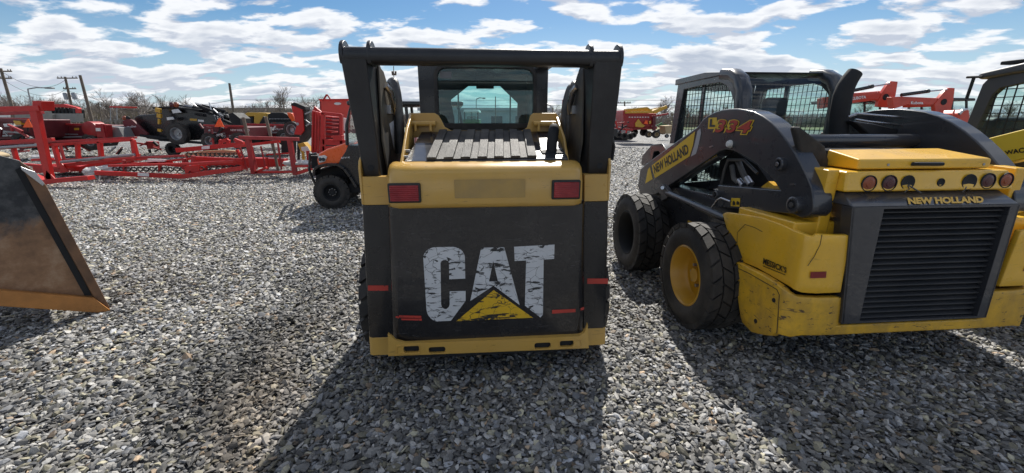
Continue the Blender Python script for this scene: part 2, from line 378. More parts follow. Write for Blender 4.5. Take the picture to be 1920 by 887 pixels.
# ---------------------------------------------------------------- ground
def ground_mat():
    m, nt, p, nd, ln = nmat('crushed_limestone_ground')
    v = coords(nd, ln)
    vo = nd.new('ShaderNodeTexVoronoi'); vo.inputs['Scale'].default_value = 28; ln.new(v, vo.inputs['Vector'])
    r = nd.new('ShaderNodeValToRGB'); e = r.color_ramp.elements
    e[0].position = 0; e[0].color = (.035, .035, .036, 1); e[1].position = 1; e[1].color = (.5, .5, .48, 1)
    q = e.new(.35); q.color = (.13, .13, .135, 1); q = e.new(.7); q.color = (.25, .25, .245, 1)
    sp = nd.new('ShaderNodeSeparateColor'); ln.new(vo.outputs['Color'], sp.inputs[0]); ln.new(sp.outputs[0], r.inputs[0])
    n = noise(nd, ln, v, .35, 5, .6); r2 = ramp(nd, .32, .68, (.66, .66, .66, 1), (1.15, 1.13, 1.1, 1)); ln.new(n.outputs['Fac'], r2.inputs[0])
    c = mix(nd, ln, 1.0, r.outputs[0], r2.outputs[0], 'MULTIPLY')
    n3 = noise(nd, ln, v, 1.4, 7, .65); r3 = ramp(nd, .35, .66, (.7, .7, .72, 1), (1.14, 1.12, 1.1, 1)); ln.new(n3.outputs['Fac'], r3.inputs[0])
    c = mix(nd, ln, 1.0, c, r3.outputs[0], 'MULTIPLY')
    ln.new(c, p.inputs['Base Color']); p.inputs['Roughness'].default_value = .8
    b = nd.new('ShaderNodeBump'); b.inputs['Strength'].default_value = .9; b.inputs['Distance'].default_value = .03
    ln.new(vo.outputs['Distance'], b.inputs['Height']); b.invert = True; ln.new(b.outputs[0], p.inputs['Normal'])
    return m
g = B(); g.add([(-1500, -300, 0), (1500, -300, 0), (1500, 2500, 0), (-1500, 2500, 0)], [(0, 1, 2, 3)])
tag(g.build('ground', ground_mat(), smooth=0, fix=False), kind='structure')
def field_mat():
    m, nt, p, nd, ln = nmat('dormant_grass')
    v = coords(nd, ln); n = noise(nd, ln, v, .05, 8, .6)
    r = ramp(nd, .35, .65, (.1, .12, .035, 1), (.24, .2, .1, 1)); ln.new(n.outputs['Fac'], r.inputs[0])
    ln.new(r.outputs[0], p.inputs['Base Color']); p.inputs['Roughness'].default_value = .95; return m
g = B(); g.add([(-1500, 74, .03), (1500, 74, .03), (1500, 2500, .03), (-1500, 2500, .03)], [(0, 1, 2, 3)])
tag(g.build('grass_field', field_mat(), smooth=0, fix=False), kind='structure')
# hills on the horizon
h = B(); rows = []
xs = np.linspace(-900, 900, 90)
for x in xs:
    hh = 16 + 9 * math.sin(x * .006 + 1) + 5 * math.sin(x * .017) + 3 * math.sin(x * .05)
    rows.append([(x, 900, 0), (x, 950, hh * .6), (x, 1050, hh), (x, 1250, hh * .9)])
h.loft(rows); tag(h.build('hills', paint('wooded_hill', (.075, .095, .12), .95, vs=.02), fix=False), kind='structure')
# ---------------------------------------------------------------- gravel stones: one uncountable mass
def stones():
    rng = np.random.default_rng(3)
    t = (1 + 5 ** .5) / 2
    ico = np.array([(-1, t, 0), (1, t, 0), (-1, -t, 0), (1, -t, 0), (0, -1, t), (0, 1, t), (0, -1, -t), (0, 1, -t), (t, 0, -1), (t, 0, 1), (-t, 0, -1), (-t, 0, 1)]) / math.hypot(1, t)
    icf = np.array([(0, 11, 5), (0, 5, 1), (0, 1, 7), (0, 7, 10), (0, 10, 11), (1, 5, 9), (5, 11, 4), (11, 10, 2), (10, 7, 6), (7, 1, 8), (3, 9, 4), (3, 4, 2), (3, 2, 6), (3, 6, 8), (3, 8, 9), (4, 9, 5), (2, 4, 11), (6, 2, 10), (8, 6, 7), (9, 8, 1)])
    oc = np.array([(1, 0, 0), (0, 1, 0), (-1, 0, 0), (0, -1, 0), (0, 0, 1), (.0, 0, -1)], float)
    ocf = np.array([(0, 1, 4), (1, 2, 4), (2, 3, 4), (3, 0, 4)])
    VV, FF, CC = [], [], []; base = 0
    def zone(y0, y1, sp, smin, smax, bv, bf):
        nonlocal base
        ys = np.arange(y0, y1, sp); P = []
        for y in ys:
            hw = 1.30 * y + 1.1
            x = np.arange(-hw, hw, sp); P.append(np.stack([x, np.full_like(x, y)], 1))
        P = np.concatenate(P); P += rng.uniform(-.5, .5, P.shape) * sp
        n = len(P); k = len(bv)
        s = smin + (smax - smin) * rng.beta(1.3, 2.6, n)
        ax = np.stack([s * rng.uniform(.9, 1.7, n), s * rng.uniform(.65, 1.1, n), s * rng.uniform(.24, .55, n)], 1)
        V = bv[None] * rng.uniform(.58, 1.28, (n, k, 1)) * ax[:, None]
        # tilt then spin
        a = rng.normal(0, .38, n); b = rng.normal(0, .38, n); c = rng.uniform(0, 2 * math.pi, n)
        ca, sa, cb, sb, cc, sc = np.cos(a), np.sin(a), np.cos(b), np.sin(b), np.cos(c), np.sin(c)
        x, y, z = V[..., 0], V[..., 1], V[..., 2]
        x, y = x * cc[:, None] - y * sc[:, None], x * sc[:, None] + y * cc[:, None]
        y, z = y * ca[:, None] - z * sa[:, None], y * sa[:, None] + z * ca[:, None]
        x, z = x * cb[:, None] + z * sb[:, None], -x * sb[:, None] + z * cb[:, None]
        zc = rng.uniform(0, .017, n) + .12 * s
        X = P[:, 0]; Yy = P[:, 1]
        V = np.stack([x + X[:, None], y + Yy[:, None], z + zc[:, None]], 2)
        # albedo per stone: limestone greys, some tan, some pale, damp dark drifts
        gval = np.exp(rng.normal(-1.32, .58, n)); gval = np.clip(gval, .03, .62)
        tint = np.ones((n, 3)) * (1.03, 1.0, .95); 
        q = rng.random(n)
        tint[q < .2] = (1.12, 1.04, .76); tint[(q > .16) & (q < .2)] = (1.25, .92, .62); tint[(q > .2) & (q < .35)] = (.97, .99, 1.04)
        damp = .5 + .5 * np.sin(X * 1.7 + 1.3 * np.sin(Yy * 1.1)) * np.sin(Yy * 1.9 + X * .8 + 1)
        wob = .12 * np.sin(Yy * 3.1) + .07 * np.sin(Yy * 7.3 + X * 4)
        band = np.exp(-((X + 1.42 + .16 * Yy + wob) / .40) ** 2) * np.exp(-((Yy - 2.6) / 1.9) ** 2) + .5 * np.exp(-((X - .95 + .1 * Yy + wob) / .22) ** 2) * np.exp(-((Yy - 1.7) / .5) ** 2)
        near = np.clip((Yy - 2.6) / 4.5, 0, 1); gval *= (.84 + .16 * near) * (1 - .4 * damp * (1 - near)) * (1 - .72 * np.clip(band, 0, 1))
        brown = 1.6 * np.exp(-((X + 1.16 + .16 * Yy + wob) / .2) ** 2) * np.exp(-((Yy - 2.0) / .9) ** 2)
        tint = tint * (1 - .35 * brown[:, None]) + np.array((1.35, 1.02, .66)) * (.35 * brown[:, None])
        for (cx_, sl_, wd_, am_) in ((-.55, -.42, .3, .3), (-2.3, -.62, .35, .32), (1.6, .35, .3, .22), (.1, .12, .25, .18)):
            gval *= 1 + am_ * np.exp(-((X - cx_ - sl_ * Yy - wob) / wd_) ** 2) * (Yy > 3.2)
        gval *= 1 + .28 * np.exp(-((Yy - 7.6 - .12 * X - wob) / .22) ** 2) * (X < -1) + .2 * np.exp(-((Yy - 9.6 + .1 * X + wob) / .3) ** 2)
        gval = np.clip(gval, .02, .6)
        Cc = gval[:, None] * tint
        VV.append(V.reshape(-1, 3)); FF.append((bf[None] + (np.arange(n) * k)[:, None, None] + base).reshape(-1, 3))
        CC.append(np.repeat(np.concatenate([Cc, np.ones((n, 1))], 1), k, 0)); base += n * k
    zone(1.15, 3.4, .021, .008, .031, ico, icf)
    zone(3.4, 6.0, .028, .010, .032, ico, icf)
    zone(6.0, 9.5, .038, .013, .034, ico, icf)
    zone(9.5, 15, .052, .016, .04, oc, ocf)
    zone(15, 26, .1, .025, .06, oc, ocf)
    V = np.concatenate(VV).astype(np.float32); F = np.concatenate(FF).astype(np.int32); C_ = np.concatenate(CC).astype(np.float32)
    me = bpy.data.meshes.new('gravel'); me.vertices.add(len(V)); me.vertices.foreach_set('co', V.ravel())
    me.loops.add(F.size); me.loops.foreach_set('vertex_index', F.ravel())
    me.polygons.add(len(F)); me.polygons.foreach_set('loop_start', np.arange(0, F.size, 3, dtype=np.int32))
    try: me.polygons.foreach_set('loop_total', np.full(len(F), 3, dtype=np.int32))
    except Exception: pass
    me.update(calc_edges=True); me.shade_flat()
    at = me.color_attributes.new('stone', 'FLOAT_COLOR', 'POINT'); at.data.foreach_set('color', C_.ravel())
    m, nt, p, nd, ln = nmat('limestone_chippings')
    a = nd.new('ShaderNodeAttribute'); a.attribute_name = 'stone'
    n = noise(nd, ln, coords(nd, ln), 90, 5, .7); r = ramp(nd, .25, .75, (.66, .66, .67, 1), (1.25, 1.24, 1.2, 1)); ln.new(n.outputs['Fac'], r.inputs[0])
    ln.new(mix(nd, ln, 1.0, a.outputs['Color'], r.outputs[0], 'MULTIPLY'), p.inputs['Base Color'])
    p.inputs['Roughness'].default_value = .62; me.materials.append(m)
    o = bpy.data.objects.new('gravel', me); col.objects.link(o); tag(o, kind='stuff', label='loose grey crushed limestone gravel covering the yard', cat='gravel')
    print('stones tris', len(F))
stones()
# ---------------------------------------------------------------- bare trees
def tree_mesh(seed, H=7, spread=.5, lv=6, r0=.16):
    rg = random.Random(seed); b = B(); tr = B()
    def grow(p, d, L, r, k):
        mid = p + d * L * .5 + Vector((rg.uniform(-1, 1), rg.uniform(-1, 1), 0)) * L * .05
        q = p + d * L; (tr if k == 0 else b).tube([p, mid, q], [r, r * .86, r * .7], 6 if k < 2 else 3, cap=False)
        if k >= lv: return
        for i in range(rg.choice((2, 3, 3)) if k else 5):
            nd_ = (d + Vector((rg.gauss(0, spread), rg.gauss(0, spread), rg.uniform(-.1, .4)))).normalized()
            s0 = p + (q - p) * rg.uniform(.55, 1) if i else q
            grow(s0, nd_, L * rg.uniform(.62, .86), max(r * .62, .013), k + 1)
    grow(Vector((0, 0, 0)), Vector((rg.uniform(-.05, .05), 0, 1)).normalized(), H * .27, r0, 0)
    return tr, b
protos = []
for i in range(6):
    t_, c_ = tree_mesh(20 + i, 7.0, .42 + .05 * (i % 3), 6)
    root = thing('bare_tree', (0, 0, 0), 0, 'x', 'tree', 'bare winter trees along the far edge of the yard')
    t_.build('trunk', M['bark'], root, fix=False); c_.build('crown', M['bark'], root, fix=False)
    protos.append(root)
treesz = 0
def place_tree(i, x, y, s, label):
    global treesz
    if treesz < len(protos): o = protos[treesz]
    else: o = copy_tree(protos[i % len(protos)])
    treesz += 1
    o.location = (x, y, 0); o.rotation_euler = (0, 0, random.uniform(0, 6.28)); o.scale = (s, s, s * random.uniform(.9, 1.08))
    tag(o, label, 'tree', 'bare winter trees along the far edge of the yard'); return o
def pxX(px, Y, z=1.6):  # world X for a pixel column at distance Y near horizon
    return G0.W(px, 215, Y).x
rt = random.Random(5)
n = 0
for k in range(74):
    px = -260 + k * 8.6; Y = rt.uniform(72, 104)
    s = rt.uniform(.68, .98)
    place_tree(k, pxX(px, Y), Y, s, 'bare grey-brown tree in the winter treeline beyond the left of the yard')
for k, (px, Y, s, lb) in enumerate([
    (262, 66, 1.05, 'broad bare tree taller than the treeline above the low maroon machinery'),
    (498, 74, .95, 'bare tree standing alone against the sky right of the centre utility pole'),
    (524, 76, 1.08, 'rounder bare tree beside another just left of the red auger chute'),
    (583, 78, 1.12, 'bare tree above the red snow blower chute, last before the red hopper'),
    (460, 82, .62, 'small faint bare tree near the centre utility pole')]):
    place_tree(k + 2, pxX(px, Y), Y, s, lb)
for k in range(12):
    px = 365 + k * 17; Y = rt.uniform(84, 110)
    place_tree(k + 1, pxX(px, Y), Y, rt.uniform(.55, .75), 'low bare scrub tree in the row behind the yellow and black machines')
for k in range(14):
    px = 1040 + k * 25; Y = rt.uniform(80, 110)
    place_tree(k + 3, pxX(px, Y), Y, rt.uniform(.6, .85), 'bare tree in the row behind the red and yellow hopper wagon')
place_tree(4, pxX(1243, 70), 70, .88, 'widest bare tree behind the yellow wagon top beside the cab')
for k in range(10):
    px = 1620 + k * 34; Y = rt.uniform(85, 110)
    place_tree(k + 2, pxX(px, Y), Y, rt.uniform(.65, .9), 'bare tree in the row glimpsed behind the red loader booms at right')
# dense far brush
br = B(); rb = random.Random(9)
for k in range(9500):
    x = rb.uniform(-190, -20) if k % 3 else rb.uniform(-30, 150); y = rb.uniform(100, 116); hh = rb.uniform(1.6, 5.2) * (1 if x < -45 else .62)
    p = Vector((x, y, 0)); d = Vector((rb.uniform(-.35, .35), 0, 1))
    br.tube([p, p + d * hh * .5, p + d * hh + Vector((rb.uniform(-.5, .5), 0, 0))], [.12, .07, .02], 3, cap=False)
    for j in range(3):
        q = p + d * hh * rb.uniform(.3, .8)
        br.tube([q, q + Vector((rb.uniform(-1.3, 1.3), rb.uniform(-.5, .5), rb.uniform(.5, 1.6)))], [.08, .02], 3, cap=False)
tag(br.build('brush_thicket', M['bark'], smooth=0, fix=False), 'tangled brown leafless brush forming the low far-off thicket', 'brush', kind='stuff')
# ---------------------------------------------------------------- poles
def pole(pxb, pyb, pxt, pyt, Y, r, label, arms=(), name='utility_pole', tr=None, light=None):
    p = G0.W(pxb, pyb, Y); q = G0.W(pxt, pyt, Y); p2 = p + (p - q).normalized() * (p.z / max(.05, (q - p).normalized().z))
    root = thing(name, (p2.x, p2.y, 0), 0, label, 'utility pole' if name == 'utility_pole' else 'lamp post', 'poles standing around the yard')
    q = q - p2; b = B(); b.tube([(0, 0, 0), q * .5, q], [r * .95, r * .85, r * .7], 10)
    b.build('post', M['wood'] if name == 'utility_pole' else M['galv'], root)
    for dz, L_ in arms:
        a = B(); c = q * (1 - dz); a.box(c + Vector((0, r + .06, 0)), (L_, .1, .12)); 
        for sx in (-.45, -.28, .28, .45): a.cyl(c + Vector((sx * L_, r + .06, .06)), c + Vector((sx * L_, r + .06, .2)), .04, 8)
        a.build('crossarm', M['wood'], root)
    if tr:
        for sx in (-1, 1):
            c = q * (1 - tr); t = B(); t.lathe([(.01, .0), (.24, .02), (.25, .7), (.2, .78), (.01, .8)], c + Vector((sx * .5, .1, -.4)), (0, 0, 1), 16); t.build('transformer', M['galv'], root)
    if light:
        a = B(); a.tube([q, q + Vector((light * .5, 0, .12)), q + Vector((light, 0, .1))], .05, 8); a.build('lamp_arm', M['galv'], root)
        a = B(); a.box(q + Vector((light * 1.2, 0, .08)), (abs(light) * .4, .3, .12)); a.build('lamp_head', M['grey_plastic'], root, bevel=.03)
    return q + p2
T1 = pole(24, 205, 1, 128, 46, .17, 'leaning wooden utility pole at the far left edge of the yard', [(.04, 1.6), (.14, 1.2)])
T2 = pole(140, 225, 122, 144, 52, .16, 'wooden utility pole with two crossarms and twin transformers', [(.02, 2.4), (.2, 1.5)], tr=.33)
T3 = pole(172, 224, 150, 141, 40, .15, 'bare wooden pole leaning left beside the twin transformer pole')
T4 = pole(438, 212, 430, 156, 44, .15, 'single slim wooden pole rising between the black header and the yellow machine')
T5 = pole(1224 - 52, 225, 1171, 190, 60, .13, 'short wooden pole with a crossarm behind the red and yellow wagon', [(.05, 1.8)])
pole(62, 215, 52, 167, 38, .07, 'dark steel lamp post with its arm reaching right at left', name='lamp_post', light=1.6)
pole(191, 224, 184, 192, 36, .07, 'short dark lamp-less post right of the leaning wooden pole', name='utility_pole')
pole(740, 230, 738, 124, 30, .035, 'thin dark pole seen through the gap left of the ochre machine cab', [(.1, .3), (.2, .4)])
pole(893, 218, 893, 186, 40, .05, 'lamp post seen through the tinted rear window, left of centre', name='lamp_post', light=.6)
pole(929, 218, 929, 181, 42, .06, 'plain dark post seen through the tinted rear window near its centre')
pole(1034, 225, 1033, 198, 34, .08, 'lamp post with a flat twin head just right of the ochre machine cab', name='lamp_post', light=-.7)
# overhead wires
for i, (a, c, dz) in enumerate([(T1, T2, -.3), (T2, T4, -1.6), (T1, T2, -1.2), (T2, T4, -2.2)]):
    a = a + Vector((0, 0, dz)); c = c + Vector((0, 0, dz)); pts = []
    for k in range(17):
        t = k / 16; pts.append(a.lerp(c, t) - Vector((0, 0, 1.2 * 4 * t * (1 - t))))
    if i % 2: pts.append(pts[-1] + Vector((60, 12, .5)))
    b = B(); b.tube(pts, .018, 5); tag(b.build('overhead_wire', M['dark']), ['upper wire strung from the far left pole to the transformer pole', 'upper long wire crossing the sky right of the transformer pole', 'lower wire strung from the far left pole to the transformer pole', 'lower long wire crossing the sky right of the transformer pole'][i], 'wire', 'overhead wires')
# ---------------------------------------------------------------- long warehouse behind the machine in the middle
wh = thing('warehouse', (-4.0, 62, 0), 0, 'long low pale metal warehouse seen through the tinted rear window', 'building')
b = B(); b.bb((-9, 0, 0), (9, 20, 3.0)); b.build('wall', M['wall_pale'], wh)
b = B(); b.prism([(-9.5, -.4, 2.95), (9.5, -.4, 2.95), (9.5, -.4, 3.35), (-9.5, -.4, 3.35)], (0, 21, 0)); b.build('roof', M['galv'], wh, bevel=.02)
for x in (-6, -2.5, 1, 4.5):
    b = B(); b.bb((x, -.06, .0), (x + 1.6, .02, 2.2)); b.build('door', M['win_dark'], wh)
fb = G0.W(345, 205, 150)
for px, wd, hh, lb in ((385, 26, 4.4, 'low tan commercial building far off behind the black header'), (470, 20, 5.0, 'flat roofed grey-brown building far off above the yellow machine'), (30, 12, 4.2, 'small pale roofed house far off beside the leftmost pole')):
    x = pxX(px, 140)
    t = thing('distant_building', (x, 138, 0), 0, lb, 'building'); b = B(); b.bb((-wd / 2, 0, 0), (wd / 2, 12, hh)); b.build('wall', M['concrete'], t)
    b = B(); b.bb((-wd / 2 - .4, -.4, hh), (wd / 2 + .4, 12.4, hh + .5)); b.build('roof', M['grey_plastic'], t)
    for q in range(int(wd / 4)):
        b = B(); b.bb((-wd / 2 + 1 + q * 4, -.05, 1.2), (-wd / 2 + 3 + q * 4, .05, 2.8)); b.build('window', M['win_dark'], t)
# ================================================================ skid steer in the middle
F = Frame(-.144, 2.317, 5.0)
cat = fthing('skid_steer_loader', F, 'worn ochre and black skid steer in the middle with big white letters on its door', 'skid steer')
W = F.W
def wv(px, py, w): return W(px, py, w)
def tyre(o, ax, R_, wd, hub_r, name='wheel', parent=None, tm='rubber', rm='rim_yellow', lugs=26, rows=2, lug_h=.03, skew=.35, dish=.5, n=48, face=1, ldepth=.8):
    """wheel whose outer face looks along ax; o = centre; > tyre, rim"""
    o = Vector(o); x, y, d = frame_from(ax); hw = wd / 2
    root = bpy.data.objects.new(name, None); col.objects.link(root); root.parent = parent; root.empty_display_size = .1
    t = B(); rr = R_ - lug_h
    prof = [(hub_r, -hw * .78), (hub_r + .02, -hw * .9), (hub_r + (rr - hub_r) * .45, -hw * 1.0), (rr - .05, -hw * .95), (rr - .012, -hw * .86), (rr, -hw * .7), (rr + .003, 0), (rr, hw * .7), (rr - .012, hw * .86), (rr - .05, hw * .95), (hub_r + (rr - hub_r) * .45, hw * 1.0), (hub_r + .02, hw * .9), (hub_r, hw * .78)]
    t.lathe(prof, o, d, n)
    for k in range(lugs):
        for j in range(rows):
            a0 = 2 * math.pi * (k + .5 * (j % 2)) / lugs
            h0 = -hw * .97 + 2 * hw * .97 * j / rows; h1 = -hw * .97 + 2 * hw * .97 * (j + 1) / rows - .012
            if rows == 1: h0, h1 = -hw * .95, hw * .95
            da = 2 * math.pi / lugs * ldepth * .5; sk = skew * (1 if j % 2 else -1) * 2 * math.pi / lugs
            pts = []
            for rad in (rr - .015, R_):
                for (hh, aa) in ((h0, a0 - da - sk), (h1, a0 - da + sk), (h1, a0 + da + sk), (h0, a0 + da - sk)):
                    edge = abs(hh) / hw; r2 = rad - (.018 if edge > .9 else .0)
                    pts.append(o + (x * math.cos(aa) + y * math.sin(aa)) * r2 + d * hh)
            t.add(pts, [(0, 1, 2, 3), (4, 7, 6, 5), (0, 4, 5, 1), (1, 5, 6, 2), (2, 6, 7, 3), (3, 7, 4, 0)])
    t.build('tyre', M[tm], root, bevel=0, smooth=35)
    r = B(); hr = hub_r + .004
    r.lathe([(hr, -hw * .8), (hr + .008, hw * .84), (hr - .006, hw * .88), (hr - .018, hw * .78), (hr - .03, hw * .3), (hr - .05, -hw * dish), (hr * .5, -hw * dish - .01), (.06, -hw * dish + .0), (.055, -hw * dish + .05), (.002, -hw * dish + .05)], o, d, n)
    r.build('rim', M[rm], root, smooth=35)
    bz = B()
    for k in range(8):
        a = 2 * math.pi * k / 8; c = o + (x * math.cos(a) + y * math.sin(a)) * hr * .38 + d * (-hw * dish)
        bz.cyl(c, c + d * .025, .014, 6)
    bz.build('wheel_nuts', M['galv'], root)
    return root
# wheels
for (s, wq) in ((-1, .62), (-1, 1.62), (1, .62), (1, 1.62)):
    tyre((s * .722, wq, .39), (s, 0, 0), .39, .27, .2, parent=cat, lugs=20, rm='cat_yellow')
# chassis
b = B(); b.prism([(-.56, .12, .24), (-.56, .12, 1.0), (-.56, .6, 1.1), (-.56, 2.3, .9), (-.56, 2.4, .3), (-.56, 1.2, .2)], (1.12, 0, 0)); b.build('chassis', M['cat_black'], cat, bevel=.01)
# ---- rear door: rounded vertical corners
def door_row(pl, pr, w, yb):
    """row of points from left to right with curled edges"""
    pass
dz0, dz1 = .285, 1.15
L0, L1 = W(733, 637, 0).x, W(724, 389, 0).x     # left edge bottom / top
R0, R1 = W(1097, 621, 0).x, W(1101, 383, 0).x
rows = []
for k in range(13):
    t = k / 12; z = dz0 + (dz1 - dz0) * t; l = L0 + (L1 - L0) * t; r = R0 + (R1 - R0) * t
    row = [(l, .13, z), (l, .07, z)]
    for a in (15, 35, 55, 75, 90): row.append((l + .055 * (1 - math.cos(R(a))), .055 * (1 - math.sin(R(a))), z))
    for q in range(1, 12): 
        x = l + .055 + (r - l - .11) * q / 12; row.append((x, 0, z))
    for a in (90, 75, 55, 35, 15): row.append((r - .055 * (1 - math.cos(R(a))), .055 * (1 - math.sin(R(a))), z))
    row += [(r, .07, z), (r, .13, z)]
    rows.append([Vector(p) for p in row])
d = B(); d.loft(rows); d.poly([(p.x, p.y, p.z) for p in rows[-1]]); d.poly([(p.x, p.y, p.z) for p in rows[0]])
door = d.build('rear_door', M['door_black'], cat, smooth=30)
# ---- lettering on the door: letters traced at their real place
def c5(x, y): return (640 + x / 2.609, 360 + y / 2.609)
def plate(pts, w, th=.0016):
    q = []
    for x, y in pts:
        px, py = c5(x, y); p = W(px, py, w); q.append(p)
    return q
def letter(name, outs, m, holes=()):
    import mathutils
    from mathutils.geometry import tessellate_polygon
    loops = [plate(o, -.0022) for o in outs]
    fl = [p for l in loops for p in l]
    tris = tessellate_polygon(loops)
    b = B(); b.add(fl, [tuple(t) for t in tris]); return b.build(name, m, door, smooth=0)
def arc(cx, cy, rx, ry, a0, a1, n=7): return [(cx + rx * math.cos(R(a0 + (a1 - a0) * i / n)), cy - ry * math.sin(R(a0 + (a1 - a0) * i / n))) for i in range(n + 1)]
C_out = arc(462, 326, 62, 56, 172, 92) + arc(545, 326, 60, 58, 85, 8) + [(606, 424), (528, 427), (527, 350)] + arc(506, 348, 21, 16, 0, 180, 5) + [(486, 400), (488, 545)] + arc(509, 548, 21, 25, 190, 350, 5) + [(530, 486), (608, 484), (608, 532), (536, 630)] + arc(478, 568, 62, 66, 262, 186)
letter('letter', [C_out], M['logo_white'])
letter('letter', [[(684, 273), (797, 270), (872, 553), (745, 458), (631, 533)], [(743, 337), (766, 437), (722, 438)]], M['logo_white'])
letter('letter', [[(845, 268), (1043, 257), (1041, 327), (990, 331), (986, 600), (974, 614), (898, 556), (904, 335), (848, 338)]], M['logo_white'])
letter('triangle_mark', [[(745, 480), (938, 615), (562, 632)]], M['logo_yellow'])
# red tape remains
def strip(pts, w, name='reflective_strip', m='red_reflector', par=None, dy=-.0022):
    q = [W(x, y, w) + Vector((0, dy, 0)) for x, y in pts]; b = B(); b.poly(q); return b.build(name, M[m], par or cat, smooth=0)
for pts in ([(748, 591), (790, 592), (790, 596), (748, 595)], [(752, 597), (791, 597), (791, 601), (753, 600)], [(1035, 581), (1079, 579), (1079, 585), (1035, 588)], [(1088, 578), (1095, 575), (1095, 580), (1089, 582)], [(744, 592), (748, 594), (747, 597), (741, 594)]):
    strip(pts, 0, par=door)
# ---- yellow tail panel above the door
def c(x, y, w): return W(x, y, w)
zb_l, zt = 1.135, 1.37
xl, xr = W(720, 345, -.03).x, W(1100, 340, -.03).x
# cross-section in (w,z), swept along u with corner curl
sec = [(.09, 1.150), (.0, 1.142), (-.026, 1.152), (-.034, 1.175), (-.026, 1.27), (-.012, 1.335), (.012, 1.366), (.06, 1.385), (.15, 1.392)]
rows = []
us = [(xl - .005, .16), (xl, .09), (xl + .012, .045), (xl + .035, .015), (xl + .07, 0)] + [(xl + .07 + (xr - xl - .14) * i / 10, 0) for i in range(1, 10)] + [(xr - .07, 0), (xr - .035, .015), (xr - .012, .045), (xr, .09), (xr + .005, .16)]
for u, dw in us:
    k = min(1, dw / .16)
    rows.append([(u, min(w + dw, .22), z - (.03 * k if z > 1.3 else -.012 * k)) for w, z in sec])
b = B(); b.loft(rows); b.poly([(xl - .005, .22, 1.15), (xr + .005, .22, 1.15), (xr + .005, .22, 1.36), (xl - .005, .22, 1.36)])
tail = b.build('tail_panel', M['cat_yellow'], cat, smooth=50)
for (x0, y0, x1, y1) in ((729, 343, 788, 381), (1034, 337, 1089, 374)):
    p = W(x0, y1, -.036); q = W(x1, y0, -.036)
    b = B(); b.bb((p.x, -.046, p.z), (q.x, -.02, q.z)); lm = b.build('tail_lamp', M['decal_black'], tail, bevel=.008)
    b = B(); b.bb((p.x + .011, -.054, p.z + .011), (q.x - .011, -.045, q.z - .011)); b.build('lens', M['lens'], lm, bevel=.006)
M['ghost'] = paint('adhesive_ghost_patch', (.43, .27, .075), .55, var=.25, dust=(.25, .18, .09), dust_a=.5, dust_s=9)
p = W(853, 372, -.0345); q = W(985, 336, -.0345)
b = B(); b.poly([(p.x, -.0345, p.z), (q.x, -.0345, p.z), (q.x, -.0292, q.z), (p.x, -.0292, q.z)]); b.build('faded_patch', M['ghost'], tail, smooth=0)
# ---- corner columns
for s in (-1, 1):
    px = (676, 727) if s < 0 else (1100, 1144)
    w0 = .10
    zt_ = 1.16; a_t = W(px[0], 384, w0).x if s < 0 else W(px[1], 377, w0).x
    a_b = W(690, 655, w0).x if s < 0 else W(1138, 640, w0).x
    inn_t, inn_b = (W(735, 388, w0).x, W(735, 640, w0).x) if s < 0 else (W(1095, 383, w0).x, W(1095, 625, w0).x)
    def xcol(z, e): # outer edge at height
        t = (z - .17) / (1.16 - .17); return (a_b + (a_t - a_b) * t) if e else (inn_b + (inn_t - inn_b) * t)
    def colpiece(z0, z1, name, m, d_=0, w1=.75):
        b = B(); o0, o1, i0, i1 = xcol(z0, 1), xcol(z1, 1), xcol(z0, 0), xcol(z1, 0)
        rr = .03 * (1 if s < 0 else -1)
        sec0 = [(i0, w0 + d_), (o0 + rr, w0 + d_), (o0 + rr * .3, w0 + .012 + d_), (o0, w0 + .04), (o0, w1), (i0, w1)]
        sec1 = [(i1, w0 + d_), (o1 + rr, w0 + d_), (o1 + rr * .3, w0 + .012 + d_), (o1, w0 + .04), (o1, w1), (i1, w1)]
        v = [(x, y, z0) for x, y in sec0] + [(x, y, z1) for x, y in sec1]
        n_ = 6; b.add(v, [tuple(range(n_)), tuple(range(2 * n_ - 1, n_ - 1, -1))] + [(i, (i + 1) % n_, (i + 1) % n_ + n_, i + n_) for i in range(n_)])
        return b.build(name, M[m], cat, bevel=.003)
    colpiece(.165, .29, 'column_foot', 'cat_yellow', -.003, .45)
    cp = colpiece(.29, 1.145, 'corner_column', 'cat_black', 0, .45)
    colpiece(1.147, 1.31, 'column_head', 'cat_yellow', -.003, .16)
    # curled bracket around the arm foot
    b = B(); oc = xcol(1.3, 1); e = -s
    prof = []
    for k in range(9):
        a = R(90 - 90 * k / 8); prof.append((.165 + .12 * (1 - math.sin(a)) * 2.6, 1.31 + .10 * math.cos(R(90) - a) * 0 + .10 * math.sin(R(90 * k / 8))))
    rows = [[(oc + e * 0, w_, z_), (oc + e * .012, w_, z_)] for w_, z_ in [(.10, 1.15)] + [(.10, 1.36), (.12, 1.40), (.16, 1.425), (.22, 1.43), (.5, 1.43), (.5, 1.15)]]
    b.prism([(oc, .1, 1.15), (oc, .1, 1.36), (oc, .12, 1.40), (oc, .16, 1.42), (oc, .24, 1.43), (oc, .5, 1.43), (oc, .5, 1.15)], (e * .014, 0, 0))
    b.build('arm_bracket', M['cat_yellow'], cat, bevel=.004)
    y0 = (535, 545) if s < 0 else (522, 532)
    x0, x1 = (690, 728) if s < 0 else (1101, 1140)
    strip([(x0, y0[1]), (x1, y0[1]), (x1, y0[0]), (x0, y0[0])], w0, par=cp)
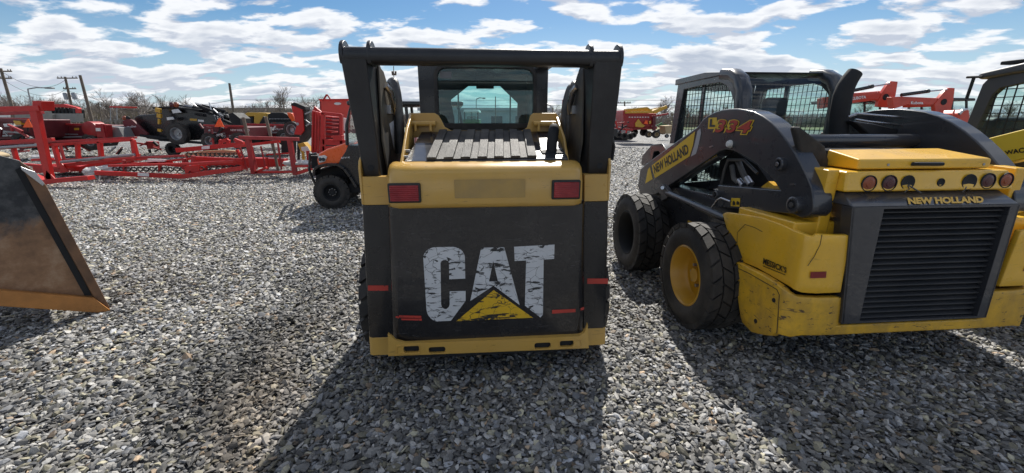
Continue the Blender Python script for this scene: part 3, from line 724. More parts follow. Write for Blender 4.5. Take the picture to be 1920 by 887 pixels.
    # dark inner post behind the foot
# ---- bumper with slots
def hole_plate(out, holes, w0, w1, name, m, par, off=(0, 0, 0)):
    """plate in the w-plane with rectangular slots, built as outer loop + hole loops, with depth"""
    from mathutils.geometry import tessellate_polygon
    loops = [out] + holes; fl = [Vector(p) for l in loops for p in l]
    tris = tessellate_polygon([[Vector((p[0], p[2], 0)) for p in l] for l in loops])
    b = B(); f = [Vector((p.x, w0, p.z)) for p in fl]; k = [Vector((p.x, w1, p.z)) for p in fl]
    N = len(fl); fs = [tuple(t) for t in tris] + [tuple(i + N for i in reversed(t)) for t in tris]; n0 = 0
    for l in loops:
        n_ = len(l)
        for i in range(n_):
            a, c_ = n0 + i, n0 + (i + 1) % n_; fs.append((a, c_, c_ + N, a + N))
        n0 += n_
    b.add(f + k, fs); return b.build(name, m, par, bevel=.0025)
def slot(x0, y0, x1, y1, w, r=.35, n=4):
    p = W(x0, y1, w); q = W(x1, y0, w); rz = (q.z - p.z) * r; o = []
    for cx, cz, a0 in ((q.x - rz, q.z - rz, 0), (p.x + rz, q.z - rz, 90), (p.x + rz, p.z + rz, 180), (q.x - rz, p.z + rz, 270)):
        for k in range(n + 1):
            a = R(a0 + 90 * k / n); o.append(Vector((cx + rz * math.cos(a), w, cz + rz * math.sin(a))))
    return o
wb = -.035
outl = [W(x, y, wb) for x, y in ((728, 668), (727, 626), (733, 630), (741, 638), (760, 643), (900, 643), (1060, 635), (1085, 631), (1096, 624), (1102, 607), (1104, 653))]
hp = hole_plate(outl, [slot(757, 648, 786, 662, wb), slot(804, 650, 835, 663, wb), slot(1002, 642, 1033, 655, wb), slot(1049, 638, 1076, 651, wb)], wb, wb + .02, 'rear_bumper', M['cat_yellow'], cat)
for (x0, y0, x1, y1) in ((744, 646, 787, 665), (1048, 636, 1090, 653)):
    a = slot(x0, y0, x1, y1, wb, .15, 2); i_ = slot(x0 + 1.5, y0 + 1.5, x1 - 1.5, y1 - 1.5, wb, .15, 2)
    hole_plate(a, [i_], wb - .004, wb + .003, 'slot_frame', M['cat_yellow'], hp)
b = B(); b.bb((xl + .04, -.012, .2), (xr - .03, .1, .285)); b.build('bumper_core', M['dark'], hp)
b = B(); p = W(735, 640, 0); q = W(1095, 622, 0); b.bb((p.x - .01, -.034, p.z - .02), (q.x + .01, .1, p.z - .003)); b.build('bumper_shelf', M['cat_yellow'], hp)
# ---- engine cover (sloping ribbed lid)
zA = 1.375; A = lambda x: W(x, 303, .1)
wT = .62
bl, br_, tl, tr_ = W(757, 303, .13), W(1066, 297, .13), W(790, 247, wT), W(1043, 246, wT)
def cov(s, t):   # s across, t up
    a = bl.lerp(br_, s); c_ = tl.lerp(tr_, s); return a.lerp(c_, t)
nrm = (br_ - bl).cross(tl - bl).normalized()
b = B(); top = [cov(0, 0), cov(1, 0), cov(1, 1), cov(0, 1)]; b.prism([p - nrm * .03 for p in top], nrm * .03)
lid = b.build('engine_lid', paint('polished_black_lid', (.03, .031, .036), .22, coat=.6, dust=(.2, .2, .2), dust_a=.25, dust_s=5), cat, bevel=.006)
seg_ = [(797, 0), (830, 1)]
b = B(); x0, x1 = .135, .80; nseg = 13; rb_ = B()
for k in range(nseg):
    a = x0 + (x1 - x0) * k / nseg; e = x0 + (x1 - x0) * (k + 1) / nseg; g_ = .003
    hgt = .018 if k % 2 == 0 else .007
    if k % 2 == 0: a -= .005; e += .006
    q = [cov(a + g_, .02) + nrm * .001, cov(e - g_, .02) + nrm * .001, cov(e - g_, .99) + nrm * .001, cov(a + g_, .99) + nrm * .001]
    rb_.prism(q, nrm * hgt)
rb_.build('ribbed_mat', M['rib_rubber'], lid, bevel=.004)
# yellow side rails and hinge plate
for pts in ([(748, 300, .1), (760, 241, .36), (767, 214, .6), (772, 213, .62), (771, 226, .55), (757, 300, .13)], [(1068, 296, .1), (1062, 259, .34), (1048, 219, .6), (1043, 213, .62), (1044, 232, .55), (1059, 296, .13)]):
    q = [W(*p) for p in pts]; sgn = 1 if pts[0][0] > 900 else -1
    x_ = sum(p.x for p in q) / len(q)
    b = B(); b.prism([Vector((q[0].x, .08, 1.36)), Vector((q[1].x, .36, q[1].z)), Vector((q[2].x, .62, q[2].z)), Vector((q[2].x, .65, q[2].z - .02)), Vector((q[2].x, .65, 1.36)), ], (-sgn * .016, 0, 0))
    rail = b.build('side_rail', M['cat_yellow'], cat, bevel=.004)
    for ww, zz in ((.2, 1.41), (.27, 1.44)):
        b = B(); b.cyl((q[0].x - sgn * .016, ww, zz), (q[0].x - sgn * .04, ww, zz), .011, 10); b.build('bolt', M['galv'], rail)
hw_ = .66
outl = [W(x, y, hw_) for x, y in ((768, 212), (815, 212), (822, 216), (827, 224), (834, 238), (846, 245), (978, 245), (988, 240), (994, 219), (999, 212), (1043, 212), (1049, 220), (1056, 250), (1056, 258), (760, 258), (761, 240))]
outl = [Vector((p.x, hw_, p.z)) for p in outl]
b = B(); b.prism(outl, (0, .012, 0)); hpn = b.build('hinge_plate', M['cat_yellow'], cat, bevel=.005)
for x0, x1 in ((770, 817), (1001, 1043)):
    p = W(x0, 232, .6); q = W(x1, 232, .6)
    b = B(); b.cyl((p.x, .6, p.z), (q.x, .6, q.z), .018, 12); b.bb((p.x, .6, p.z), (q.x, hw_ + .001, p.z + .018)); hb = b.build('hinge_tube', M['cat_yellow'], hpn, bevel=.003)
    for f_ in (.2, .8):
        x_ = p.x + (q.x - p.x) * f_; b = B(); b.bb((x_ - .008, .57, p.z - .05), (x_ + .008, .61, p.z + .005)); b.build('hinge_lug', M['cat_yellow'], hb, bevel=.003)
b = B()
p = W(1006, 300, .3); 
# bracket shade plate & exhaust
ex = W(1034, 296, .25)
b = B(); top_z = W(1038, 240, .25).z
pth = [Vector((ex.x, .25, 1.36)), Vector((ex.x + .0, .25, ex.z + .09)), Vector((ex.x + .006, .255, ex.z + .13)), Vector((ex.x + .014, .27, top_z - .012)), Vector((ex.x + .02, .30, top_z))]
b.tube(pth, [.033, .033, .033, .033, .03], 18); exo = b.build('exhaust_pipe', M['dark'], cat, smooth=60)
b = B(); b.prism([(ex.x - .07, .26, ex.z + .03), (ex.x - .065, .2, ex.z + .012), (ex.x + .065, .2, ex.z + .012), (ex.x + .075, .26, ex.z + .03), (ex.x + .07, .31, ex.z + .03), (ex.x - .07, .31, ex.z + .03)], (0, 0, .022)); b.build('flange', M['dark'], exo, bevel=.003)
# ---- lift arms
def arm(s):
    prof = [(.02, 1.94), (.05, 1.985), (.12, 1.995), (.22, 1.98), (.375, 1.93), (.55, 1.80), (.80, 1.56), (1.1, 1.34), (1.9, .93), (2.5, .62), (2.62, .45), (2.55, .3), (2.45, .3), (2.4, .52), (1.8, .72), (1.1, 1.10), (.62, 1.30), (.46, 1.22), (.30, 1.19), (.19, 1.21), (.14, 1.28), (.11, 1.5), (.05, 1.76)]
    # upright leans outward slightly with height: shear in u
    lo = W(682 if s < 0 else 1144, 330 if s < 0 else 322, .14).x; hi = W(636 if s < 0 else 1168, 95 if s < 0 else 105, .03).x
    li = W(714 if s < 0 else 1102, 330 if s < 0 else 325, .14).x; hi_i = W(689 if s < 0 else 1113, 128, .03).x
    def ux(z, inner):
        t = max(0, min(1.08, (z - 1.27) / (1.96 - 1.27)))
        a, b_ = (li, hi_i) if inner else (lo, hi); return a + (b_ - a) * t
    v = [(ux(z, 0), w_, z) for w_, z in prof] + [(ux(z, 1), w_, z) for w_, z in prof]
    n_ = len(prof); b = B()
    b.add(v, [tuple(range(n_)), tuple(range(2 * n_ - 1, n_ - 1, -1))] + [(i, (i + 1) % n_, (i + 1) % n_ + n_, i + n_) for i in range(n_)])
    a_ = b.build('lift_arm', M['arm_black'], cat, bevel=.012)
    # rounded ears standing proud of the tube ends
    for x_ in (hi + s * .004, hi_i):
        b = B(); pts = []
        for k in range(15):
            an = R(-35 + 250 * k / 14); pts.append((x_, .10 + .082 * math.cos(an), 1.945 + .078 * math.sin(an)))
        b.prism(pts, (-s * .022, 0, 0)); b.build('ear', M['arm_black'], a_, bevel=.006)
    ip = B(); xi = ux(1.7, 1) - s * .004
    # faded inner side plate
    ip.prism([(xi, .24, 1.92), (xi, .37, 1.90), (xi, .54, 1.77), (xi, .77, 1.54), (xi, .76, 1.38), (xi, .5, 1.33), (xi, .3, 1.26), (xi, .2, 1.5)], (-s * .012, 0, 0))
    pl = ip.build('side_plate', M['arm_inner'], a_, bevel=.004)
    if s < 0:
        t_ = B(); t_.poly([(xi + .0145, .40, 1.60), (xi + .0145, .56, 1.62), (xi + .0145, .50, 1.42)]); t_.build('triangle_sticker', M['decal_white'], pl, smooth=0)
        h_ = B(); h_.cyl((xi, .42, 1.56), (xi + .03, .42, 1.56), .016, 10)
    g_ = B(); g_.tube([(xi - s * .02, .34, 1.82), (xi - s * .04, .37, 1.79), (xi - s * .04, .43, 1.72), (xi - s * .03, .47, 1.66)], [.02, .022, .02, .012], 10); g_.bb((xi - s * .012, .38, 1.66), (xi - s * .035, .44, 1.71)); g_.build('hose_fitting', M['steel'], a_, smooth=50)
    # pivot pin
    p_ = B(); cz = W(698, 315, .12).z; xx = (lo + li) / 2; p_.lathe([(.001, -.006), (.018, -.006), (.018, .004), (.03, .004), (.034, .02)], (xx, .132, cz), (0, 1, 0), 16); p_.build('pin', M['dark'], a_)
    return hi, hi_i
hl, hli = arm(-1); hr_, hri = arm(1)
p = W(690, 103, .03); q = W(1112, 107, .03)
# cross tube: tall rounded section
sec = []
zc0 = 2.0; hz = .062
zc0 = (W(900, 89, .03).z + W(900, 121, .03).z) / 2; hz = (W(900, 89, .03).z - W(900, 121, .03).z) / 2
for k in range(20):
    an = 2 * math.pi * k / 20; ca, sa = math.cos(an), math.sin(an)
    sec.append((.095 + .075 * math.copysign(abs(ca) ** .55, ca), zc0 + hz * math.copysign(abs(sa) ** .55, sa)))
b = B(); b.loft([[(x_, w_, z_) for w_, z_ in sec] for x_ in (hl + .02, hl * .5, 0, hr_ * .5, hr_ - .02)], close=True); b.build('cross_tube', M['arm_black'], cat, smooth=50)
# ---- cab
cw = 1.0; zt_c = 2.045
cl_, cr_ = W(786, 180, cw).x, W(1027, 180, cw).x
wl, wr = W(820, 180, cw).x, W(1001, 180, cw).x; wzt, wzb = W(900, 122, cw).z, W(900, 240, cw).z
wzt = 2.0
def rrect(x0, x1, z0, z1, w_, r, n=5):
    o = []
    for cx, cz, a0 in ((x1 - r, z1 - r, 0), (x0 + r, z1 - r, 90), (x0 + r, z0 + r, 180), (x1 - r, z0 + r, 270)):
        for k in range(n + 1): a = R(a0 + 90 * k / n); o.append(Vector((cx + r * math.cos(a), w_, cz + r * math.sin(a))))
    return o
outer = [Vector((cl_, cw, 1.0)), Vector((cr_, cw, 1.0)), Vector((cr_, cw, zt_c)), Vector((cl_, cw, zt_c))]
cab = hole_plate(outer, [rrect(wl, wr, wzb + .02, wzt, cw, .07)], cw - .0, cw + .06, 'cab', M['cat_black'], cat)
ring = rrect(wl - .02, wr + .02, wzb, wzt + .02, cw, .085); hole_plate(ring, [rrect(wl + .006, wr - .006, wzb + .035, wzt - .006, cw, .065)], cw - .02, cw + .01, 'window_seal', M['rubber'], cab)
b = B(); b.bb((wl - .01, cw + .012, wzb + .01), (wr + .01, cw + .017, wzt + .01)); b.build('rear_window', M['glass_tint'], cab)
p = W(825, 146, cw); q = W(846, 134, cw); b = B(); b.poly([(p.x, cw + .0105, p.z), (q.x, cw + .0105, p.z), (q.x, cw + .0105, q.z), (p.x, cw + .0105, q.z)]); b.build('window_sticker', M['grey_plastic'], cab, smooth=0)
b = B(); b.bb((cl_ - .01, cw - .03, zt_c), (cr_ + .01, 2.25, zt_c + .05)); b.build('roof', M['cat_black'], cab, bevel=.02)
for s, x_ in ((-1, cl_), (1, cr_)):
    out = [Vector((cw + .06, 1.0, 0)), Vector((2.2, .7, 0)), Vector((2.1, zt_c, 0)), Vector((cw + .06, zt_c, 0))]
    b = B(); b.prism([(x_, cw + .06, 1.0), (x_, 2.15, .8), (x_, 2.1, zt_c), (x_, cw + .06, zt_c)], (-s * .03, 0, 0)); b.build('side_wall', M['navy_dark'], cab)
# front wall with the see-through opening (polygon traced at the front plane)
fw = 2.1
seep = [W(x, y, fw) for x, y in ((852, 300), (852, 222), (845, 187), (878, 161), (938, 161), (971, 193), (970, 225), (970, 300))]
seep = [Vector((p.x, fw, p.z)) for p in seep]
zlow = .72
seep[0].z = zlow + .1; seep[-1].z = zlow + .1
outer = [Vector((cl_ + .03, fw, zlow)), Vector((cr_ - .03, fw, zlow)), Vector((cr_ - .03, fw, zt_c)), Vector((cl_ + .03, fw, zt_c))]
hole_plate(outer, [list(reversed(seep))], fw, fw + .05, 'front_frame', M['navy_dark'], cab)
p = W(893, 166, 2.0); q = W(926, 158, 2.0); b = B(); b.bb((p.x, 2.0, p.z), (q.x, 2.03, q.z + .1)); b.build('mirror', M['dark'], cab, bevel=.006)
b = B(); 
for xx, yy0, yy1 in ((861, 180, 226), (956, 180, 226)):
    p = W(xx, yy1 + 60, fw + .06); q = W(xx - (2 if xx < 900 else -1), yy0 - 10, fw + .06); b.cyl(p, q, .008, 8)
b.build('door_rods', M['white'], cab)
b = B(); b.bb((cl_ + .05, cw + .1, 1.0), (cr_ - .05, 2.0, 1.04)); b.build('cab_floor', M['dark'], cab)
s_ = W(905, 262, cw + .3)
b = B(); b.prism([(wl + .12, cw + .25, 1.0), (wr - .12, cw + .25, 1.0), (wr - .16, cw + .2, s_.z), (wl + .16, cw + .2, s_.z)], (0, .1, 0)); b.build('seat', M['dark'], cab, bevel=.03)
# little frame lip by the bar at right, cable
b = B(); p = W(1011, 124, .8); q = W(1035, 124, .8); b.bb((p.x, .8, p.z - .01), (q.x, .95, p.z + .012)); b.build('lamp_mount', M['cat_black'], cab, bevel=.004)
# ---- hoses between arms and cab
def hose(pts, r, name='hose', n=12):
    q = [W(*p) for p in pts]; sm = []
    for i in range(len(q) - 1):
        p0 = q[max(i - 1, 0)]; p1 = q[i]; p2 = q[i + 1]; p3 = q[min(i + 2, len(q) - 1)]
        for k in range(5):
            t = k / 5; sm.append(.5 * ((2 * p1) + (p2 - p0) * t + (2 * p0 - 5 * p1 + 4 * p2 - p3) * t * t + (3 * p1 - p0 - 3 * p2 + p3) * t ** 3))
    sm.append(q[-1]); b = B(); b.tube(sm, r, n); return b.build(name, M['hose'], cat, smooth=60)
hose([(734, 290, .55), (733, 240, .57), (730, 190, .6), (728, 165, .62), (731, 157, .66), (738, 160, .72)], 0.0213)
hose([(752, 288, .55), (749, 230, .57), (745, 185, .58), (741, 163, .6), (738, 154, .62), (733, 158, .66), (730, 180, .72), (733, 285, .75)], 0.0300)
hose([(744, 288, .6), (741, 230, .6), (737, 180, .61), (735, 166, .63)], 0.0250)
hose([(1060, 282, .6), (1059, 240, .6), (1063, 195, .6), (1071, 167, .62), (1076, 172, .64), (1078, 200, .64), (1074, 283, .64)], 0.0325)
hose([(1072, 288, .55), (1074, 240, .55), (1081, 200, .55), (1077, 165, .58), (1079, 159, .62), (1088, 168, .60), (1094, 195, .55), (1092, 240, .5), (1086, 290, .5)], 0.0287)
hose([(1068, 286, .58), (1067, 245, .58), (1069, 205, .58), (1073, 178, .6)], 0.0275)
hose([(1094, 192, .52), (1097, 230, .5), (1097, 300, .45)], 0.0150)
# catch hook right of the arm
b = B(); p = W(1148, 250, .5); b.bb(p - Vector((.02, .02, .02)), p + Vector((.03, .03, .03)))
b.tube([W(1147, 255, .5), W(1151, 275, .5), W(1147, 300, .5)], .012, 8); b.build('latch', M['cat_black'], cat)
# ================================================================ golden yellow skid steer on the right
F2 = Frame(2.475, 2.40, 5.0)
nh = fthing('skid_steer_loader', F2, 'golden yellow skid steer with black curved lift arms, mesh-sided cab and slatted rear grille', 'skid steer')
U2, W2 = F2.U, F2.W
def k6(x, y): return (1130 + x / 2.688, 90 + y / 2.688)
def k8(x, y): return (1130 + x / 2.772, 340 + y / 2.772)
def r1(x, y): return (1500 + x / 2.464, 300 + y / 2.464)
def k7(x, y): return (1500 + x / 2.688, 90 + y / 2.688)
def up(pts, u, cv=None): return [U2(*(cv(*p) if cv else p), u) for p in pts]
def wp(pts, w_, cv=None): return [W2(*(cv(*p) if cv else p), w_) for p in pts]
# wheels
ca = U2(1279, 530, -1.04)
tyre((-.885, ca.y, .425), (-1, 0, 0), .425, .34, .235, parent=nh, lugs=22, rows=4, lug_h=.022, skew=.2, dish=-.1, ldepth=.86)
cf = U2(1178, 440, -1.04)
tyre((-.885, ca.y + 1.33, .425), (-1, 0, 0), .425, .34, .235, parent=nh, lugs=22, rows=4, lug_h=.022, skew=.2, dish=.6, rm='dark', ldepth=.86)
for dy in (0, 1.33): tyre((.885, ca.y + dy, .425), (1, 0, 0), .425, .34, .235, parent=nh, lugs=22, rows=4, lug_h=.022, skew=.2, ldepth=.86)
b = B(); b.prism([(-.66, .12, .3), (-.66, .12, 1.0), (-.66, .9, 1.02), (-.66, 2.3, .95), (-.66, 2.55, .5), (-.66, 2.3, .26), (-.66, .4, .24)], (1.32, 0, 0)); b.build('chassis', M['nh_black'], nh, bevel=.01)
b = B(); b.bb((-.66, 1.0, .40), (-.672, 1.5, .7)); b.build('chassis_panel', M['nh_yellow'], nh)
# skins bent round the rear corner
def skin(cols, name, m, par, th, mirror=False, sub=6, bev=.006):
    rows = []
    for a, c_ in cols:
        rows.append([(c_.lerp(a, k / sub)) for k in range(sub + 1)])
    sgn = -1 if mirror else 1
    rows = [[Vector((p.x * sgn, p.y, p.z)) for p in r] for r in rows]
    b = B(); b.loft(rows); o = b.build(name, m, par, smooth=50)
    s = o.modifiers.new('solidify', 'SOLIDIFY'); s.thickness = th; s.offset = -1
    bv = o.modifiers.new('bevel', 'BEVEL'); bv.width = bev; bv.segments = 2; bv.angle_limit = R(40)
    return o
u0 = -.80; wc = U2(1503, 490, u0).y
def cc(px_t, px_b, du, dw):   # corner column at fixed plan position, heights from the picture
    p = Vector((u0 + du, wc + dw, 0)); a = U2(*px_t, p.x); c_ = U2(*px_b, p.x); return Vector((p.x, p.y, a.z)), Vector((p.x, p.y, c_.z))
cols = [(U2(1354, 401, u0), U2(1379, 486, u0)), (U2(1362, 398, u0), U2(1383, 488, u0)), (U2(1395, 402, u0), U2(1394, 492, u0)), (U2(1429, 408, u0), U2(1420, 503, u0)), (U2(1465, 421, u0), U2(1455, 523, u0)), (U2(1488, 432, u0), U2(1482, 539, u0)),
        cc((1500, 437), (1495, 547), .0, .02), cc((1505, 438), (1500, 549), .012, .0), cc((1510, 439), (1506, 550), .035, -.012)]
wr_ = wc - .02
cols += [(W2(1535, 440, wr_), W2(1530, 551, wr_)), (W2(1565, 441, wr_), W2(1556, 550, wr_)), (W2(1596, 441, wr_), W2(1577, 549, wr_))]
sp = {}
for mir in (False, True): sp[mir] = skin(cols, 'side_panel', M['nh_yellow'], nh, .035, mir)
u1 = -.845; wg = U2(1464, 600, u1).y
def cg(px_t, px_b, du, dw):
    p = Vector((u1 + du, wg + dw, 0)); a = U2(*px_t, p.x); c_ = U2(*px_b, p.x); return Vector((p.x, p.y, a.z)), Vector((p.x, p.y, c_.z))
cols = [(U2(1374, 497, u1), U2(1387, 592, u1)), (U2(1378, 490, u1), U2(1392, 606, u1)), (U2(1400, 501, u1), U2(1408, 623, u1)), (U2(1425, 513, u1), U2(1428, 628, u1)), (U2(1445, 525, u1), U2(1446, 630, u1)),
        cg((1462, 538), (1460, 631), .0, .03), cg((1472, 545), (1467, 631), .02, .0), cg((1485, 551), (1478, 631), .06, -.025)]
wq = wg - .035
cols += [(W2(1509, 558, wq), W2(1503, 630, wq)), (W2(1540, 559, wq), W2(1530, 630, wq)), (W2(1572, 558, wq), W2(1562, 629, wq)), (W2(1587, 558, wq + .02), W2(1570, 628, wq + .02))]
gd = {}
for mir in (False, True): gd[mir] = skin(cols, 'lower_guard', M['nh_guard'], nh, .05, mir, bev=.014)
for px, py in ((1383, 517), (1451, 563), (1417, 602)):
    p = U2(px, py, u1); b = B(); b.lathe([(.001, -.004), (.013, -.004), (.016, .002)], p, (1, 0, 0), 14); b.build('bolt', M['dark'], gd[False])
b = B()
b.tube([U2(*k8(x, y), u1 - .001) for x, y in ((700, 450), (760, 478), (850, 530), (905, 562), (918, 590), (912, 690), (905, 790))], .0025, 5); b.build('panel_groove', M['dark'], gd[False])
b = B(); b.tube([U2(*k8(x, y), u0 - .001) for x, y in ((706, 410), (698, 330), (700, 265), (740, 224), (790, 240), (830, 262))], .0018, 5); b.build('panel_groove', M['dark'], sp[False])
b = B(); b.tube([W2(*k8(x, y), wr_ - .001) for x, y in ((1140, 276), (1130, 330), (1100, 390), (1066, 440))], .0018, 5); b.build('panel_groove', M['dark'], sp[False])
# bottom bumper beam
pl_, pr_ = W2(1566, 612, wq), W2(1862, 598, wq)
zb0, zb1 = W2(1566, 630, wq).z, W2(1566, 611, wq).z
b = B(); b.bb((pl_.x, wq + .004, zb0), (-pl_.x, wq + .12, zb1)); b.build('rear_bumper', M['nh_guard'], nh, bevel=.012)
# grille shroud
wf, wt_ = wq - .01, wq + .09
OT = wp([(1598, 389), (1914, 383)], wf); OB = wp([(1578, 607), (1849, 597)], wf)
IT = wp([(1658, 393), (1895, 387)], wf); IB = wp([(1612, 602), (1832, 594)], wf)
for q in (OT, OB, IT, IB):  # level them
    zm = (q[0].z + q[1].z) / 2; q[0].z = q[1].z = zm
shroud = hole_plate([OB[0], OB[1], OT[1], OT[0]], [[IB[0], IT[0], IT[1], IB[1]]], wf, wf + .07, 'grille_shroud', M['nh_black'], nh)
TT = [Vector((OT[0].x + .0, wt_, 0)), Vector((OT[1].x - .0, wt_, 0))]
ztt = W2(1740, 358, wt_).z
b = B(); v = [(OT[0].x, wf, OT[0].z), (OT[1].x, wf, OT[1].z), (OT[1].x - .03, wt_, ztt), (OT[0].x + .03, wt_, ztt), (OT[0].x, wf + .25, OT[0].z), (OT[1].x, wf + .25, OT[1].z), (OT[1].x - .03, wf + .25, ztt), (OT[0].x + .03, wf + .25, ztt)]
b.add(v, [(0, 1, 2, 3), (3, 2, 6, 7), (0, 4, 5, 1), (0, 3, 7, 4), (1, 5, 6, 2), (4, 7, 6, 5)]); st = b.build('shroud_top', M['nh_black'], shroud, bevel=.008)
for s, i in ((-1, 0), (1, 1)):
    b = B(); b.prism([(OB[i].x, wf, OB[i].z), (OT[i].x, wf, OT[i].z), (OT[i].x - s * .05, wf + .22, OT[i].z), (OB[i].x - s * .03, wf + .22, OB[i].z)], (-s * .02, 0, 0)); b.build('shroud_side', M['nh_black'], shroud, bevel=.004)
NS = 20
for k in range(NS):
    t = (k + .5) / NS; zz = IB[0].z + (IT[0].z - IB[0].z) * t
    xl_, xr_ = IB[0].x + (IT[0].x - IB[0].x) * t, IB[1].x + (IT[1].x - IB[1].x) * t
    b = B(); rot = Matrix.Rotation(R(24), 3, 'X'); b.box(((xl_ + xr_) / 2, wf + .045, zz + random.uniform(-.001, .001)), (xr_ - xl_ - .002, .045, .009), rot); b.build('grille_slat', M['grille'], shroud, bevel=.002)
b = B(); b.bb((OB[0].x + .1, wf + .1, OB[0].z), (OT[1].x - .08, wf + .12, OT[0].z - .01)); b.build('radiator', M['dark'], shroud)
def slopep(x, y):
    t = max(0, min(1, (y - 358) / 30)); w_ = wt_ + (wf - wt_) * t; p = W2(x, y, w_)
    # nearest on slope plane
    return p
q = [slopep(1701, 383.5), slopep(1838, 380), slopep(1837, 368), slopep(1699, 371)]
sl = Vector((0, -(ztt - OT[0].z), -(wt_ - wf))).normalized()
def onslope(p):
    t = (p.z - OT[0].z) / (ztt - OT[0].z); return Vector((p.x, wf + (wt_ - wf) * t - .004, p.z + .003))
M['logo_gold'] = paint('golden_lettering', (.72, .42, .05), .4, var=.1)
put_text('NEW HOLLAND', [onslope(p) for p in q], 'lettering', M['logo_gold'], st, bold=.055)
# yellow light bar
wl_ = wq + .07
LB = wp([(1584, 357), (1902, 355), (1902, 318), (1594, 324)], wl_)
zl0, zl1 = ztt + .002, (LB[2].z + LB[3].z) / 2
b = B(); v = [(LB[0].x, wl_, zl0), (LB[1].x, wl_, zl0), (LB[2].x, wl_ + .02, zl1), (LB[3].x, wl_ + .02, zl1), (LB[0].x, wl_ + .35, zl0), (LB[1].x, wl_ + .35, zl0), (LB[2].x, wl_ + .35, zl1), (LB[3].x, wl_ + .35, zl1)]
b.add(v, [(0, 1, 2, 3), (3, 2, 6, 7), (0, 4, 5, 1), (0, 3, 7, 4), (1, 5, 6, 2), (4, 7, 6, 5)]); lb = b.build('light_bar', M['nh_yellow'], nh, bevel=.015, seg=3)
def lampo(px, py, r, kind):
    p = W2(px, py, wl_ + .01); o = Vector((p.x, wl_ + .007, p.z))
    if kind in ('amber', 'redlens'):
        b = B(); b.lathe([(r + .006, .0), (r + .005, -.006), (r, -.006), (r - .001, .004)], o, (0, 1, 0), 24); lp = b.build('round_lamp', M['dark'], lb)
        b = B(); b.lathe([(.001, -.010), (r * .5, -.009), (r * .55, -.006), (r * .85, -.004), (r + .002, .0)], o, (0, 1, 0), 24); b.build('lens', M[kind], lp)
    else:
        b = B(); b.lathe([(.001, .0), (r * .9, -.001), (r, -.004), (r + .004, -.004), (r + .006, .0)], o, (0, 1, 0), 24); b.build('dark_hole_disc', M['dark'], lb)  # dark disc stands in for the shade of an open hole; none is cut
for px, py, r, k in ((1628, 344, .042, 'amber'), (1666, 343.5, .042, 'redlens'), (1701, 342.5, .038, 'hole'), (1763, 342, .019, 'hole'), (1816, 341.5, .042, 'hole'), (1851, 339.5, .042, 'redlens'), (1885, 338, .04, 'amber')): lampo(px, py, r, k)
def wire(pts, w_, r=.004, par=None, m='hose', nm='wire'):
    b = B(); b.tube([W2(x, y, w_) for x, y in pts], r, 6); return b.build(nm, M[m], par or nh)
wire([(1703, 347), (1708, 350), (1716, 355), (1727, 362)], wl_ - .012, par=lb)
wire([(1702, 348), (1705, 355), (1700, 357), (1696, 361)], wl_ - .012, .003, par=lb)
wire([(1812, 350), (1810, 355), (1804, 360)], wl_ - .012, .003, par=lb)
# body sides above the panels
zc_ = wp([(1567, 314)], wl_ + .05)[0]
for s in (-1, 1):
    e = LB[3].x - .002
    b = B(); b.prism([(e, wl_ + .06, W2(1590, 441, wl_ + .06).z - .05), (e, wl_ + .06, zl1 + .005), (e, wl_ + .4, zl1 + .02), (e, wl_ + .5, 1.0), (e, wl_ + .4, .9)], (-.075, 0, 0))
    if s > 0: b.v = [(-x, y, z) for x, y, z in b.v]
    b.build('body_side', M['nh_yellow'], nh, bevel=.01)
    b = B(); b.prism([(-.79, .06, .80), (-.79, .06, 1.035), (-.79, .6, 1.02), (-.79, .6, .8)], (.3, 0, 0))
    if s > 0: b.v = [(-x, y, z) for x, y, z in b.v]
    b.build('fuel_deck', M['nh_yellow'], nh, bevel=.012)
# hood lid
HF = wp([(1612, 299), (1861, 299)], wl_ + .05); zf1 = HF[0].z; zf0 = zl1 + .006
hb0 = U2(1552, 280, HF[0].x); wbk = hb0.y
b = B(); v = [(HF[0].x, wl_ + .05, zf0), (HF[1].x, wl_ + .05, zf0), (HF[1].x, wl_ + .05, zf1), (HF[0].x, wl_ + .05, zf1), (HF[0].x, wbk, zf0), (HF[1].x, wbk, zf0), (HF[1].x - .1, wbk, hb0.z + .005), (HF[0].x, wbk, hb0.z)]
b.add(v, [(0, 1, 2, 3), (3, 2, 6, 7), (0, 4, 5, 1), (0, 3, 7, 4), (1, 5, 6, 2), (4, 7, 6, 5)]); hood = b.build('hood', M['nh_yellow'], nh, bevel=.012, seg=3)
b = B(); p = W2(1713, 308, wl_ + .04); q = W2(1766, 308, wl_ + .04)
b.tube([p + Vector((0, .01, .0)), p + Vector((.01, -.012, .003)), q + Vector((-.01, -.012, .003)), q + Vector((0, .01, .0))], .011, 8); b.build('handle', M['dark'], hood)
for px, py in ((1665, 309), (1844, 308)):
    p = W2(px, py, wl_ + .05); b = B(); b.cyl(p + Vector((0, -.004, 0)), p + Vector((0, .01, 0)), .008, 6); b.build('bolt', M['galv'], hood)
b = B(); b.bb((HF[0].x + .02, wbk, 1.0), (HF[1].x - .1, wbk + .25, hb0.z - .01)); b.build('engine_bulkhead', M['nh_black'], nh)
